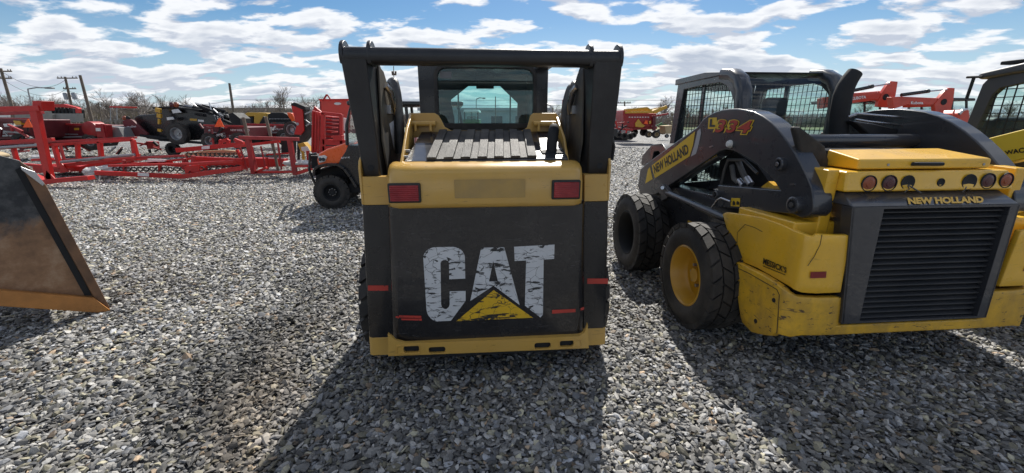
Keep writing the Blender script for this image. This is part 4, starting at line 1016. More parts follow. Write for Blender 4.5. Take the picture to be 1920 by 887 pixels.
# ---- lift arms
outline = [(175, 690), (188, 640), (215, 590), (250, 560), (380, 465), (480, 395), (502, 362), (528, 341), (563, 323), (600, 311), (640, 306), (680, 305), (720, 311), (760, 320), (805, 342), (850, 375), (892, 420), (930, 470), (968, 530), (1000, 590), (1028, 648), (1050, 700), (1060, 750), (1062, 800), (1055, 828), (1035, 848), (1000, 857), (960, 838), (580, 803), (578, 690), (890, 715), (862, 670), (825, 630), (780, 588), (740, 560), (700, 538), (660, 520), (620, 512), (590, 520), (560, 542), (440, 622), (320, 704), (270, 737), (225, 748), (190, 745)]
ua = -.72
prof = up(outline, ua, k6)
arm_ = {}
for s in (-1, 1):
    b = B(); b.prism([Vector((p.x, p.y, p.z)) for p in prof], (.125, 0, 0))
    if s > 0: b.v = [(-x, y, z) for x, y, z in b.v]
    arm_[s] = b.build('lift_arm', M['nh_black'], nh, bevel=.01)
la = arm_[-1]
b = B(); b.prism([Vector((p.x, .25, p.z)) for p in wp([(1488, 237), (1503, 238), (1549, 273), (1556, 300), (1553, 325), (1543, 348), (1522, 350), (1505, 300)], .25)], (0, .05, 0)); b.build('rubber_flap', M['rubber'], la, bevel=.02)
def boss(px, py, r, h, u=ua, m='nh_black', nm='pivot_pin', cap='dark', par=None):
    p = U2(px, py, u); b = B(); b.lathe([(r, .005), (r, -h), (r * .85, -h - .006), (r * .6, -h - .006), (r * .58, -h + .008), (.001, -h + .006)], p, (1, 0, 0), 24)
    o = b.build(nm, M[m], par or la, smooth=40)
    b = B(); b.cyl(p + Vector((-h * .9, 0, 0)), p + Vector((-h - .012, 0, 0)), r * .33, 12); b.build('pin_head', M[cap], o, bevel=.002)
boss(*k6(908, 585), .042, .03, cap='steel'); boss(*k6(990, 790), .05, .045, cap='arm_inner'); boss(*k6(585, 740), .035, .03)
p = U2(*k6(645, 484), ua); b = B(); b.lathe([(.001, -.03), (.022, -.028), (.032, -.008), (.03, .002)], p, (1, 0, 0), 10); b.build('marker_lamp', M['white'], la, bevel=.003)
b = B(); b.prism(up([(540, 498), (556, 492), (559, 496), (543, 503)], ua, k6), (-.008, 0, 0)); b.build('clip', M['steel'], la)
b = B(); b.prism(up([(948, 684), (970, 682), (970, 690), (948, 692)], ua, k6), (-.008, 0, 0)); b.build('clip', M['steel'], la)
def dec(pts, m, name='decal', u=ua - .0022, par=None, cv=k6):
    from mathutils.geometry import tessellate_polygon
    q = up(pts, u, cv); b = B(); b.add(q, [tuple(t) for t in tessellate_polygon([q])]); return b.build(name, M[m], par or la, smooth=0)
dec([(214, 684), (228, 612), (238, 600), (250, 655), (252, 660)], 'decal_yellow')
dec([(248, 592), (466, 420), (455, 490), (438, 546), (264, 656), (254, 625)], 'decal_yellow')
dec([(492, 405), (496, 428), (483, 490), (470, 534), (444, 548), (462, 490), (478, 418)], 'decal_grey')
put_text('NEW HOLLAND', up([(262, 636), (436, 530), (425, 480), (254, 592)], ua - .0042, k6), 'lettering', M['decal_black'], la, bold=.035)
b_ = up([(570, 425), (738, 431), (752, 366), (580, 361)], ua - .0066, k6)
put_text('334', up([(568, 428), (738, 434), (752, 369), (578, 364)], ua - .0030, k6), 'number_outline', M['decal_yellow'], la, bold=.105, slant=.1, spacing=1.16, ref=.03)
put_text('334', up([(570, 427), (738, 433), (752, 368), (580, 363)], ua - .0046, k6), 'number_shadow', M['decal_black'], la, bold=.058, slant=.1, spacing=1.16, ref=.03)
put_text('334', b_, 'number', M['decal_red'], la, bold=.03, slant=.1, spacing=1.16, ref=.03)
dec([(530, 408), (534, 352), (575, 350), (578, 408)], 'decal_yellow', u=ua - .0028)
put_text('L', up([(537, 398), (566, 398), (568, 358), (541, 358)], ua - .0056, k6), 'number', M['decal_black'], la, bold=.06)
dec([(648, 756), (694, 757), (690, 800), (645, 797)], 'decal_yellow'); 
for a, c_ in (((655, 768), (668, 792)), ((674, 770), (688, 790))):
    dec([(a[0], a[1] + 8), (a[0] + 6, a[1]), (c_[0], c_[1] - 12), (c_[0], c_[1]), (a[0], c_[1])], 'decal_black', u=ua - .0045)
# hydraulics at the side
b = B(); b.cyl(U2(1247, 352, -.66), U2(1352, 288, -.66), .04, 16); cy = b.build('boom_cylinder', M['nh_black'], nh)
b = B(); b.cyl(U2(1240, 357, -.66), U2(1250, 350, -.66), .025, 12); b.build('rod', M['steel'], cy)
dec([(447, 604), (572, 528), (575, 543), (450, 618)], 'decal_yellow', u=-.704, par=cy)
put_text('SUPER BOOM', up([(452, 616), (571, 545), (568, 530), (452, 600)], -.7065, k6), 'lettering', M['decal_black'], cy, bold=.03)
b = B(); b.cyl(U2(1252, 362, -.77), U2(1362, 410, -.77), .03, 16); ro = b.build('control_link', M['nh_black'], nh)
b = B(); b.prism(up([(1228, 356), (1242, 345), (1254, 360), (1250, 372), (1238, 378), (1240, 366)], -.79), (.05, 0, 0)); b.build('link_bracket', M['nh_black'], ro, bevel=.004)
b = B(); b.cyl(U2(1242, 352, -.81), U2(1242, 352, -.76), .018, 12); b.build('pin', M['steel'], ro)
b = B(); b.prism(up([(1202, 309), (1204, 292), (1222, 271), (1241, 269), (1251, 284), (1243, 300), (1235, 283), (1226, 284), (1222, 302), (1214, 313)], -.68), (.3, 0, 0)); b.build('coupler', M['nh_black'], nh, bevel=.006)
b = B(); b.prism(up([(1196, 346), (1200, 318), (1212, 306), (1226, 310), (1222, 345), (1204, 366)], -.715), (.2, 0, 0)); b.build('arm_nose', M['nh_black'], la, bevel=.01)
def uh(pts, u, r, nm='hydraulic_hose', m='hose', par=None):
    q = up(pts, u); b = B(); b.tube(q, r, 8); return b.build(nm, M[m], par or nh, smooth=60)
uh([(1383, 300), (1392, 322), (1400, 338)], -.6, .022); uh([(1400, 334), (1408, 346)], -.6, .026, 'hose_fitting', 'steel')
uh([(1372, 310), (1376, 335), (1386, 344)], -.6, .02); uh([(1386, 338), (1394, 348)], -.6, .024, 'hose_fitting', 'steel')
uh([(1352, 350), (1358, 320), (1365, 300), (1395, 300), (1420, 325)], -.63, .012); uh([(1333, 392), (1345, 375), (1352, 371), (1370, 378)], -.76, .008, 'hydraulic_line', 'steel')
b = B(); b.prism(up([(1350, 300), (1380, 285), (1420, 310), (1450, 352), (1350, 345)], -.5), (.04, 0, 0)); b.build('inner_panel', M['dark'], nh)
b = B(); b.prism(up([(1424, 353), (1441, 340), (1462, 357)], -.62), (.04, 0, 0)); b.build('yellow_bracket', M['nh_yellow'], nh)
# messick lettering & reflectors
put_text("MESSICK'S", [U2(*k8(x, y), u0 - .007) for x, y in ((832, 430), (954, 478), (956, 448), (836, 396))], 'lettering', M['decal_black'], sp[False], bold=.03)
q = [U2(*k8(x, y), u0 - .007) for x, y in ((832, 437), (950, 485), (950, 489), (832, 441))]; b = B(); b.poly(q); b.build('lettering_underline', M['decal_black'], sp[False], smooth=0)
for mir in (0, 1):
    q = wp([(1519, 522), (1549, 521), (1550, 509), (1520, 510)], wr_ - .003)
    if mir: q = [Vector((-p.x, p.y, p.z)) for p in q]
    b = B(); b.poly(q); b.build('reflector', M['dark_reflector'], sp[bool(mir)], smooth=0)
# cross bar, lines
pa = Vector((-.6, W2(1530, 264, .72).y, W2(1600, 264, .72).z))
b = B(); b.cyl(pa, Vector((-pa.x, pa.y, pa.z)), .048, 20); b.build('arm_cross_tube', M['nh_black'], nh)
def wh_(pts, w_, r, nm, m, par=None):
    q = [W2(*p, w_) for p in pts]; b = B(); b.tube(q, r, 8); return b.build(nm, M[m], par or nh, smooth=60)
wh_([(1590, 219), (1606, 213), (1700, 221), (1708, 223)], .85, .008, 'hydraulic_line', 'steel'); wh_([(1604, 224), (1628, 228), (1700, 236), (1708, 237)], .85, .008, 'hydraulic_line', 'steel')
b = B(); p = W2(1703, 229, .84); b.box(p, (.05, .05, .08)); b.build('line_clamp', M['steel'], nh, bevel=.006)
wh_([(1708, 223), (1718, 232), (1732, 238), (1748, 246), (1780, 268), (1806, 300)], .8, .017, 'hydraulic_hose', 'hose'); wh_([(1708, 238), (1722, 246), (1742, 255), (1775, 278), (1800, 305)], .8, .017, 'hydraulic_hose', 'hose')
for a, c_ in (((1730, 237), (1748, 246)), ((1722, 245), (1740, 254))): wh_([a, c_], .79, .022, 'hose_fitting', 'galv')
b = B(); b.prism(wp([(1598, 226), (1640, 232), (1686, 243), (1700, 247), (1810, 322), (1740, 318), (1680, 280), (1640, 262)], .86), (0, .08, 0)); b.build('arm_brace', M['arm_black'], nh, bevel=.015)
# ---- exhaust stack
q = wp([(1571, 272), (1574, 215), (1580, 180), (1586, 162), (1594, 148), (1603, 136)], 1.0)
b = B(); b.tube(q, [.068, .068, .066, .062, .058, .054], 20); ex2 = b.build('exhaust_stack', M['dark'], nh, smooth=60)
# ---- cab
uc = -.47
zr = 2.0
cwf, cwr = U2(1270, 152, uc).y, 1.30
def lvl(pts, u, cv=None): return up(pts, u, cv)
outer = [U2(1272, 152, uc), U2(1300, 148, uc), U2(1361, 140, uc), U2(1384, 141, uc), U2(1390, 150, uc), U2(1392, 180, uc), U2(1392, 350, uc), U2(1240, 362, uc), U2(1254, 276, uc)]
inner = [U2(1282, 168, uc), U2(1318, 160, uc), U2(1350, 155, uc), U2(1362, 161, uc), U2(1370, 173, uc), U2(1375, 190, uc), U2(1376, 335, uc), U2(1256, 345, uc), U2(1263, 272, uc)]
def plateU(out, holes, u_a, u_b, name, m, par, bev=.006, mir=False):
    from mathutils.geometry import tessellate_polygon
    loops = [out] + holes; fl = [Vector(p) for l in loops for p in l]
    tris = tessellate_polygon([[Vector((p[1], p[2], 0)) for p in l] for l in loops])
    s = -1 if mir else 1; b = B(); f = [Vector((s * u_a, p.y, p.z)) for p in fl]; k = [Vector((s * u_b, p.y, p.z)) for p in fl]; N = len(fl)
    fs = [tuple(t) for t in tris] + [tuple(i + N for i in reversed(t)) for t in tris]; n0 = 0
    for l in loops:
        for i in range(len(l)): a, c_ = n0 + i, n0 + (i + 1) % len(l); fs.append((a, c_, c_ + N, a + N))
        n0 += len(l)
    b.add(f + k, fs); return b.build(name, m, par, bevel=bev)
cabn = None
for mir in (False, True):
    o = plateU(outer, [inner], uc, uc + .05, 'cab' if not mir else 'side_frame', M['nh_black'], nh if not mir else cabn, mir=mir)
    if not mir: cabn = o
def grid(poly_in, u_, sp_, r, mir, name, par, F_=None):
    ys = [p.y for p in poly_in]; zs = [p.z for p in poly_in]; b = B(); s = -1 if mir else 1
    def inside(y, z):
        c_ = False; n_ = len(poly_in)
        for i in range(n_):
            a, d_ = poly_in[i], poly_in[(i + 1) % n_]
            if (a.z > z) != (d_.z > z) and y < (d_.y - a.y) * (z - a.z) / (d_.z - a.z) + a.y: c_ = not c_
        return c_
    def runs(fixed, lo, hi, horiz):
        seg = None; k = lo; out = []
        while k <= hi:
            ok = inside(k, fixed) if horiz else inside(fixed, k)
            if ok and seg is None: seg = k
            if not ok and seg is not None: out.append((seg, k)); seg = None
            k += .01
        if seg is not None: out.append((seg, hi))
        return out
    y = min(ys) + sp_ * .5
    while y < max(ys):
        for a, c_ in runs(y, min(zs), max(zs), False): b.bar((s * u_, y, a), (s * u_, y, c_), r, r)
        y += sp_
    z = min(zs) + sp_ * .5
    while z < max(zs):
        for a, c_ in runs(z, min(ys), max(ys), True): b.bar((s * (u_ + r), a, z), (s * (u_ + r), c_, z), r, r)
        z += sp_
    return b.build(name, M['dark'], par, smooth=0, fix=False)
for mir in (False, True):
    grid(inner, uc + .015, .058, .0045, mir, 'mesh_guard', cabn)
    s = -1 if mir else 1
    b = B(); b.prism([Vector((s * (uc + .04), p.y, p.z)) for p in inner], (s * .004, 0, 0)); b.build('side_window', M['glass_clear'], cabn, smooth=0)
    b = B(); y_ = (inner[0].y + inner[3].y) / 2 + .05; b.bb((s * (uc + .03), y_ - .02, inner[6].z), (s * (uc + .05), y_ + .02, inner[1].z)); b.build('window_divider', M['nh_black'], cabn)
ztop = U2(1361, 140, uc).z
# rear corner pillars: curved posts
for s in (-1, 1):
    path = [(1408, 216), (1408, 190), (1403, 165), (1393, 148), (1375, 141)]
    q = [W2(x, y, cwr) for x, y in path]; rows = []
    pts = [(uc * 1.0 + .0, cwr - .02, 1.0), (uc, cwr - .02, 1.72), (uc, cwr + .0, 1.86), (uc, cwr + .06, 1.95), (uc, cwr + .16, ztop - .005), (uc, cwr + .3, ztop + .01)]
    for i, (x_, y_, z_) in enumerate(pts):
        a = pts[max(0, i - 1)]; c_ = pts[min(i + 1, len(pts) - 1)]; d_ = Vector((0, c_[1] - a[1], c_[2] - a[2])).normalized(); nn = Vector((0, d_.z, -d_.y))
        ring = []
        for k in range(12):
            an = 2 * math.pi * k / 12; ring.append(Vector((x_ + .045 + .062 * math.copysign(abs(math.cos(an)) ** .6, math.cos(an)), y_, z_)) + nn * .05 * math.copysign(abs(math.sin(an)) ** .6, math.sin(an)))
        if s > 0: ring = [Vector((-p.x, p.y, p.z)) for p in ring]
        rows.append(ring)
    b = B(); b.loft(rows, close=True); b.build('rear_pillar', M['nh_black'], cabn, smooth=60)
b = B(); zz = ztop
b.prism([(uc - .01, cwr + .15, zz), (uc - .01, cwr + .13, zz + .015), (uc - .01, (cwr + cwf) / 2, zz + .055), (uc - .01, cwf + .03, U2(1272, 152, uc).z + .02), (uc - .01, cwf + .03, U2(1272, 152, uc).z - .04)], (-2 * uc + .02, 0, 0)); b.build('roof', M['nh_black'], cabn, bevel=.015)
q = wp([(1405, 252), (1558, 252), (1562, 200), (1560, 170), (1548, 146), (1400, 143)], cwr + .05)
wx0, wx1 = uc + .09, -uc - .09
b = B(); rows = []
for z_, y_ in ((1.25, cwr + .0), (1.72, cwr + .0), (1.86, cwr + .03), (1.94, cwr + .08), (ztop, cwr + .17)): rows.append([(wx0 + (wx1 - wx0) * k / 4, y_, z_) for k in range(5)])
b.loft(rows); b.build('rear_window', M['glass_clear'], cabn, smooth=60)
b = B(); b.bb((uc, cwr - .02, .95), (-uc, cwr + .05, 1.42)); b.build('rear_wall', M['nh_black'], cabn, bevel=.01)
# front of cab: frame, seat, floor
fz = cwf - .02
hole_plate([Vector((uc + .05, fz, .8)), Vector((-uc - .05, fz, .8)), Vector((-uc - .05, fz, 2.0)), Vector((uc + .05, fz, 2.0))], [[Vector((uc + .12, fz, .95)), Vector((uc + .12, fz, 1.93)), Vector((-uc - .12, fz, 1.93)), Vector((-uc - .12, fz, .95))]], fz, fz + .04, 'front_frame', M['nh_black'], cabn)
b = B(); b.bb((uc + .05, cwr + .05, .9), (-uc - .05, fz, .95)); b.build('cab_floor', M['dark'], cabn)
b = B(); b.box((0.0, cwr + .45, 1.12), (.5, .5, .18)); b.box((-.02, cwr + .34, 1.38), (.44, .12, .42)); st_ = b.build('seat', M['navy_dark'], cabn, bevel=.05)
p = W2(1452, 195, cwr + .25); b = B(); b.box((p.x, cwr + .25, p.z - .03), (.22, .1, .17)); b.build('headrest', M['navy_dark'], st_, bevel=.04)
b = B(); b.tube([(-.3, cwr + .6, 1.1), (-.3, cwr + .68, 1.5), (.3, cwr + .68, 1.5), (.3, cwr + .6, 1.1)], .025, 10); b.build('lap_bar', M['dark'], st_)
b = B(); b.tube([(-.38, cwr + .7, 1.0), (-.38, cwr + .75, 1.35)], .03, 10); b.tube([(.38, cwr + .7, 1.0), (.38, cwr + .75, 1.35)], .03, 10); b.build('control_sticks', M['dark'], st_)
# small stickers on the far rear panel
b = B(); q = [Vector((-p.x, p.y, p.z)) for p in wp([(1560, 480), (1530, 480), (1530, 462), (1560, 462)], wr_ - .003)]; b.poly(q); b.build('sticker', M['decal_white'], sp[True], smooth=0)
put_text('USA', [q[0] + Vector((.01, -.002, .005)), q[1] + Vector((-.01, -.002, .005)), (q[1] + q[2]) / 2 + Vector((-.01, -.002, 0)), (q[0] + q[3]) / 2 + Vector((.01, -.002, 0))], 'lettering', paint('blue_ink', (.04, .08, .3), .5), sp[True], bold=.04)
# ================================================================ third loader, cut by the right edge
F3 = Frame(4.72, 2.9, 5.0); U3, W3 = F3.U, F3.W
wk = fthing('skid_steer_loader', F3, 'grey cabbed yellow-armed loader with mesh side window cut off by the right edge', 'skid steer')
for (s, y_) in ((-1, .6), (-1, 1.75), (1, .6), (1, 1.75)):
    tyre((s * .74, y_, .4), (s, 0, 0), .4, .28, .22, parent=wk, lugs=20, rows=2, lug_h=.025, dish=.3)
b = B(); b.prism([(-.58, .0, .25), (-.58, -.02, .98), (-.58, .2, 1.2), (-.58, .9, 1.2), (-.58, 2.3, .9), (-.58, 2.4, .3)], (1.16, 0, 0)); b.build('chassis', M['nh_yellow'], wk, bevel=.03)
b = B(); b.bb((-.6, -.03, .98), (.6, .3, 1.05)); b.build('red_band', M['red'], wk, bevel=.01)
ua3 = -.78
a_ = [U3(1833, 265, ua3), U3(1845, 261, ua3), U3(1920, 242, ua3)]
d_ = (a_[2] - a_[1]); e_ = a_[2] + d_ * 1.6
lowr = [U3(1920, 298, ua3), U3(1868, 310, ua3), U3(1850, 305, ua3)]
l3 = U3(1795, 330, ua3); 
pr3 = [a_[0], a_[1], a_[2], e_, e_ + Vector((0, -.25, -.3)), Vector((ua3, .1, 1.0)), Vector((ua3, .3, 1.02)), lowr[0] + (lowr[0] - lowr[1]) * .5, lowr[0], lowr[1], Vector((ua3, 2.35, .55)), Vector((ua3, 2.5, .4)), Vector((ua3, 2.6, .55)), Vector((ua3, 2.3, .95))]
for s in (-1, 1):
    b = B(); b.prism(pr3, (.11, 0, 0))
    if s > 0: b.v = [(-x, y, z) for x, y, z in b.v]
    o = b.build('lift_arm', M['decal_yellow'] if 0 else paint('lemon_arm_paint', (.74, .52, .04), .35, var=.06, coat=.2), wk, bevel=.01)
    if s < 0: l3a = o
q = [U3(*p, ua3 - .002) for p in ((1851, 289), (1857, 290), (1868, 271), (1862, 270), (1856, 274))]
b = B(); b.poly([U3(1851, 288, ua3 - .002), U3(1858, 291, ua3 - .002), U3(1869, 270, ua3 - .002), U3(1858, 273, ua3 - .002)]); b.build('red_slash', M['decal_red'], l3a, smooth=0)
put_text('WACKER', [U3(1885, 290, ua3 - .003), U3(1949, 283, ua3 - .003), U3(1949, 271, ua3 - .003), U3(1883, 283, ua3 - .003)], 'lettering', M['decal_black'], l3a, bold=.03)
uc3 = -.5
o3 = [U3(1842, 158, uc3), U3(1852, 148, uc3), U3(1920, 128, uc3), U3(1960, 118, uc3), U3(1990, 150, uc3), U3(2000, 300, uc3), U3(1800, 300, uc3), U3(1809, 240, uc3)]
i3 = [U3(1860, 178, uc3), U3(1875, 165, uc3), U3(1915, 156, uc3), U3(1950, 148, uc3), U3(1965, 160, uc3), U3(1970, 290, uc3), U3(1818, 290, uc3), U3(1828, 246, uc3)]
M['wk_grey'] = paint('dark_grey_cab', (.05, .052, .056), .5)
c3 = None
for mir in (False, True):
    o = plateU(o3, [i3], uc3, uc3 + .06, 'cab' if not mir else 'side_frame', M['wk_grey'], wk if not mir else c3, mir=mir)
    if not mir: c3 = o
    grid(i3, uc3 + .02, .065, .007, mir, 'mesh_guard', c3)
    s = -1 if mir else 1
    b = B(); b.prism([Vector((s * (uc3 + .045), p.y, p.z)) for p in i3], (s * .004, 0, 0)); b.build('side_window', M['glass_clear'], c3, smooth=0)
r3 = [U3(1838, 150, uc3), U3(1836, 140, uc3), U3(1845, 136, uc3), U3(1920, 118, uc3), U3(1975, 105, uc3), U3(1985, 125, uc3)]
b = B(); b.prism([Vector((uc3 - .03, p.y, p.z)) for p in r3], (-2 * uc3 + .06, 0, 0)); b.build('roof', M['wk_grey'], c3, bevel=.03, seg=3)
p = U3(1915, 119, uc3); b = B(); b.box((uc3 + .15, p.y, p.z + .03), (.1, .45, .03)); b.build('roof_hatch', M['dark'], c3, bevel=.008)
p, q = U3(1812, 186, uc3 - .12), U3(1826, 146, uc3 - .12)
b = B(); b.cyl(p, q, .012, 8); b.cyl(U3(1813, 145, uc3 - .12), U3(1842, 144, uc3 - .12), .01, 8); b.build('mirror_bracket', M['dark'], c3)
b = B(); b.box((0, 1.1, 1.3), (.5, .2, .7)); b.box((0, 1.35, 1.05), (.5, .5, .15)); b.build('seat', M['navy_dark'], c3, bevel=.05)
b = B(); b.bb((uc3, o3[5].y, 1.0), (-uc3, o3[5].y + .05, 1.9)); b.build('rear_wall', M['glass_clear'], c3)
# ================================================================ BACKGROUND MACHINES
class Yard:
    """a thing standing at distance Y; outlines traced on its own near plane and given real depth"""
    def __init__(s, name, label, cat_, Y, px, group=None, yaw=0):
        s.Y = Y; x = G0.W(px, 240, Y).x; s.o = Vector((x, Y, 0)); s.root = thing(name, s.o, 0, label, cat_, group)
    def P(s, px, py, dy=0): return G0.W(px, py, s.Y + dy) - s.o
    def m(s, n): return n / FPX * s.Y
    def bars(s, name, lst, mat, dy=0, depth=None, bev=.006, each=True):
        """every bar of the frame is a part of its own"""
        for (a, c_, e, f_, t) in lst:
            p, q = s.P(a, c_, dy), s.P(e, f_, dy); w_ = s.m(t); b = B(); b.bar(p, q, depth or w_, w_) if abs(q.x - p.x) > abs(q.z - p.z) else b.bar(p, q, w_, depth or w_, up=(0, 1, 0))
            o = b.build(name, M[mat], s.root, bevel=bev)
        return o
    def slab(s, name, pts, mat, depth, dy=0, bev=.01, par=None):
        b = B(); b.prism([s.P(x, y, dy) for x, y in pts], (0, depth, 0)); return b.build(name, M[mat] if isinstance(mat, str) else mat, par or s.root, bevel=bev)
    def flat(s, name, pts, mat, par=None, dy=-.004):
        b = B(); b.poly([s.P(x, y, dy) for x, y in pts]); return b.build(name, M[mat], par or s.root, smooth=0)
    def text(s, t, pts, mat, par=None, dy=-.012, **k): return put_text(t, [s.P(x, y, dy) for x, y in pts], 'lettering', M[mat], par or s.root, **k)
    def cyl(s, name, a, c_, r, mat, dy0=0, dy1=0, par=None, n=14):
        b = B(); b.cyl(s.P(*a, dy0), s.P(*c_, dy1), s.m(r), n); return b.build(name, M[mat], par or s.root)
    def wheel(s, px, py, r, dy=0, wd=.25, rm='galv', tm='rubber', hub=.5):
        c_ = s.P(px, py, dy); R_ = s.m(r); return tyre(c_, (0, -1, 0), R_, wd, R_ * hub, parent=s.root, lugs=18, rows=2, lug_h=R_ * .05, rm=rm, n=28, dish=.3)
# ---- bucket at the left edge
FB = Frame(G0.Z(208, 581, 0).x, G0.Z(208, 581, 0).y, 50)
bk = fthing('loader_bucket', FB, 'big rusty loader bucket resting tilted at the left edge', 'bucket')
Wb = FB.W
def bp(pts, w_=0): return [Wb(x, y, w_) for x, y in pts]
def ext(pts):  # continue outwards beyond the frame
    return pts
side = bp([(208, 581), (86, 347), (62, 318), (36, 301), (0, 292), (-60, 290), (-95, 420), (-90, 572), (0, 573)])
b = B(); b.prism(side, (0, .03, 0)); pl = b.build('end_plate', M['bucket_dark'], bk, bevel=.004)
# recessed look: raised wear strips
b = B(); b.prism(bp([(208, 581), (175, 556), (40, 312), (36, 301), (62, 318), (86, 347)], -.0), (0, -.03, 0)); b.build('side_cutter', M['rust'], bk, bevel=.005)
b = B(); b.prism(bp([(208, 581), (175, 556), (0, 541), (-90, 533), (-90, 571), (0, 571), (188, 584)], -.002), (0, -.05, 0)); b.build('cutting_edge', M['rust_edge'], bk, bevel=.005)
b = B(); b.prism(bp([(172, 553), (158, 553), (28, 318), (40, 313)], .0), (0, -.016, 0)); b.build('painted_shadow_strip', M['dark'], bk)  # dark strip painted in for the shadow band beside the side cutter
b = B(); b.prism(bp([(38, 312), (66, 322), (84, 345), (80, 349), (40, 318)], -.034), (0, -.012, 0)); b.build('lip_strip', M['steel'], bk, bevel=.004)
sh_ = bp([(150, 540), (60, 380), (20, 320), (-50, 310), (-80, 420), (-75, 535)], .03)
b = B(); b.prism(sh_, (0, 1.1, 0)); b.build('shell', M['bucket_dark'], bk, bevel=.02)
t = Yard('lumber_scrap', 'pale piece of lumber lying on top of the rusty bucket', 'lumber', 3.15, 5)
t.slab('board', [(-50, 291), (-48, 284), (-24, 286), (-10, 290), (-7, 296), (-20, 297)], 'lumber', .10); t.root['label'] = 'pale piece of lumber lying on top of the rusty bucket'
# ---- utility vehicle
F4 = Frame(G0.Z(625, 393, 0).x, G0.Z(625, 393, 0).y, 8); W4 = F4.W
uv = fthing('utility_vehicle', F4, 'orange and black utility vehicle parked behind the ochre machine, facing left', 'utility vehicle')
def w4(pts, w_=0): return [W4(x, y, w_) for x, y in pts]
for (u_, w_) in ((0, .12), (0, 1.25), (2.0, .12), (2.0, 1.25)):
    tyre((u_, w_, .32), (0, -1 if w_ < 1 else 1, 0), .325, .26, .15, parent=uv, lugs=18, rows=2, lug_h=.03, rm='dark', dish=-.2, n=32)
b = B(); b.prism(w4([(598, 316), (594, 300), (598, 288), (612, 280), (636, 272), (652, 266), (655, 300), (640, 306)], .1), (0, 1.2, 0)); hd = b.build('hood', M['orange'], uv, bevel=.03, seg=3)
b = B(); b.prism(w4([(637, 300), (647, 285), (653, 272), (700, 275), (700, 350), (668, 348), (650, 318), (634, 308)], .08), (0, 1.24, 0)); b.build('front_body', M['cat_black'], uv, bevel=.02)
b = B(); b.prism(w4([(596, 293), (608, 291), (613, 294), (609, 303), (598, 306)], .07), (0, .05, 0)); hl_ = b.build('headlight', M['white'], uv, bevel=.01)
for px in (600, 606):
    p = W4(px, 299, .06); b = B(); b.lathe([(.001, -.01), (.03, .0), (.034, .012)], p, (0, 1, 0), 12); b.build('bulb', M['win_dark'], hl_)
# fender arch
fa = [(588, 330), (589, 318), (597, 312), (612, 309), (632, 309), (645, 317), (656, 332), (668, 352)]
b = B(); q = w4(fa, .0); qq = [Vector((p.x, p.y, p.z)) for p in q]
for i in range(len(q) - 1): b.bar(q[i] + Vector((0, .14, 0)), q[i + 1] + Vector((0, .14, 0)), .3, .05, up=(0, 0, 1)) if abs(q[i + 1].x - q[i].x) > abs(q[i + 1].z - q[i].z) else b.bar(q[i] + Vector((0, .14, 0)), q[i + 1] + Vector((0, .14, 0)), .05, .3, up=(0, 1, 0))
b.build('fender', M['cat_black'], uv, bevel=.012)
b = B(); b.prism(w4([(592, 320), (635, 312), (650, 330), (655, 350), (592, 350)], .32), (0, .9, 0)); b.build('chassis', M['dark'], uv)
b = B(); b.tube(w4([(594, 288), (581, 290), (580, 318), (584, 330), (592, 347)], .12), .025, 8); b.tube(w4([(594, 288), (581, 290), (580, 318), (584, 330)], 1.2), .025, 8); b.tube([W4(581, 290, .12), W4(581, 290, 1.2)], .025, 8); b.tube([W4(580, 318, .12), W4(580, 318, 1.2)], .025, 8); b.build('brush_guard', M['cat_black'], uv)
b = B(); b.prism(w4([(583, 292), (595, 292), (595, 316), (583, 316)], .25), (0, .8, 0)); b.build('grille', M['dark'], uv, bevel=.01)
rf_z = 1.93
for w_ in (.12, 1.22):
    b = B(); a = W4(651, 272, w_); tp = W4(657, 200, w_); b.tube([a, W4(650, 235, w_), tp, Vector((2.4, w_, tp.z + .05)), Vector((2.6, w_, .95))], .032, 10); b.build('cab_bar', M['cat_black'], uv)
    b = B(); b.tube([Vector((1.45, w_, tp.z + .02)), Vector((1.5, w_, .8))], .03, 8); b.build('cab_bar', M['cat_black'], uv)
tp = W4(657, 200, .12)
b = B(); b.bb((tp.x - .05, .05, tp.z + .02), (2.5, 1.3, tp.z + .1)); b.build('roof', M['cat_black'], uv, bevel=.03)
b = B(); p = W4(653, 270, .16); b.prism([(p.x, .16, p.z), (tp.x, .16, tp.z), (tp.x + .01, .16, tp.z), (p.x + .01, .16, p.z)], (0, 1.02, 0)); b.build('windshield', M['glass_clear'], uv)
b = B(); b.box((1.25, .4, .85), (.5, .5, .16)); b.box((1.48, .4, 1.15), (.12, .48, .6)); b.build('seat', M['maroon'], uv, bevel=.04)
b = B(); b.box((1.25, .98, .85), (.5, .5, .16)); b.box((1.48, .98, 1.15), (.12, .48, .6)); b.build('seat', M['maroon'], uv, bevel=.04)
b = B(); b.lathe([(.17, -.012), (.185, 0), (.17, .012), (.158, 0)], (.93, .42, 1.12), (-.6, 0, .6), 20, closed=True); b.cyl((.93, .42, 1.12), (.7, .42, .9), .02, 8); b.build('steering_wheel', M['dark'], uv)
b = B(); b.bb((1.65, .05, .75), (2.75, 1.3, 1.05)); b.build('cargo_bed', M['orange'], uv, bevel=.02)
b = B(); b.bb((.2, .1, .3), (2.5, 1.25, .45)); b.build('floor_pan', M['dark'], uv)
put_text('RTV-X', w4([(640, 298), (656, 296.5), (656, 293.5), (640, 295)], .076), 'lettering', M['decal_white'], uv, bold=.02)
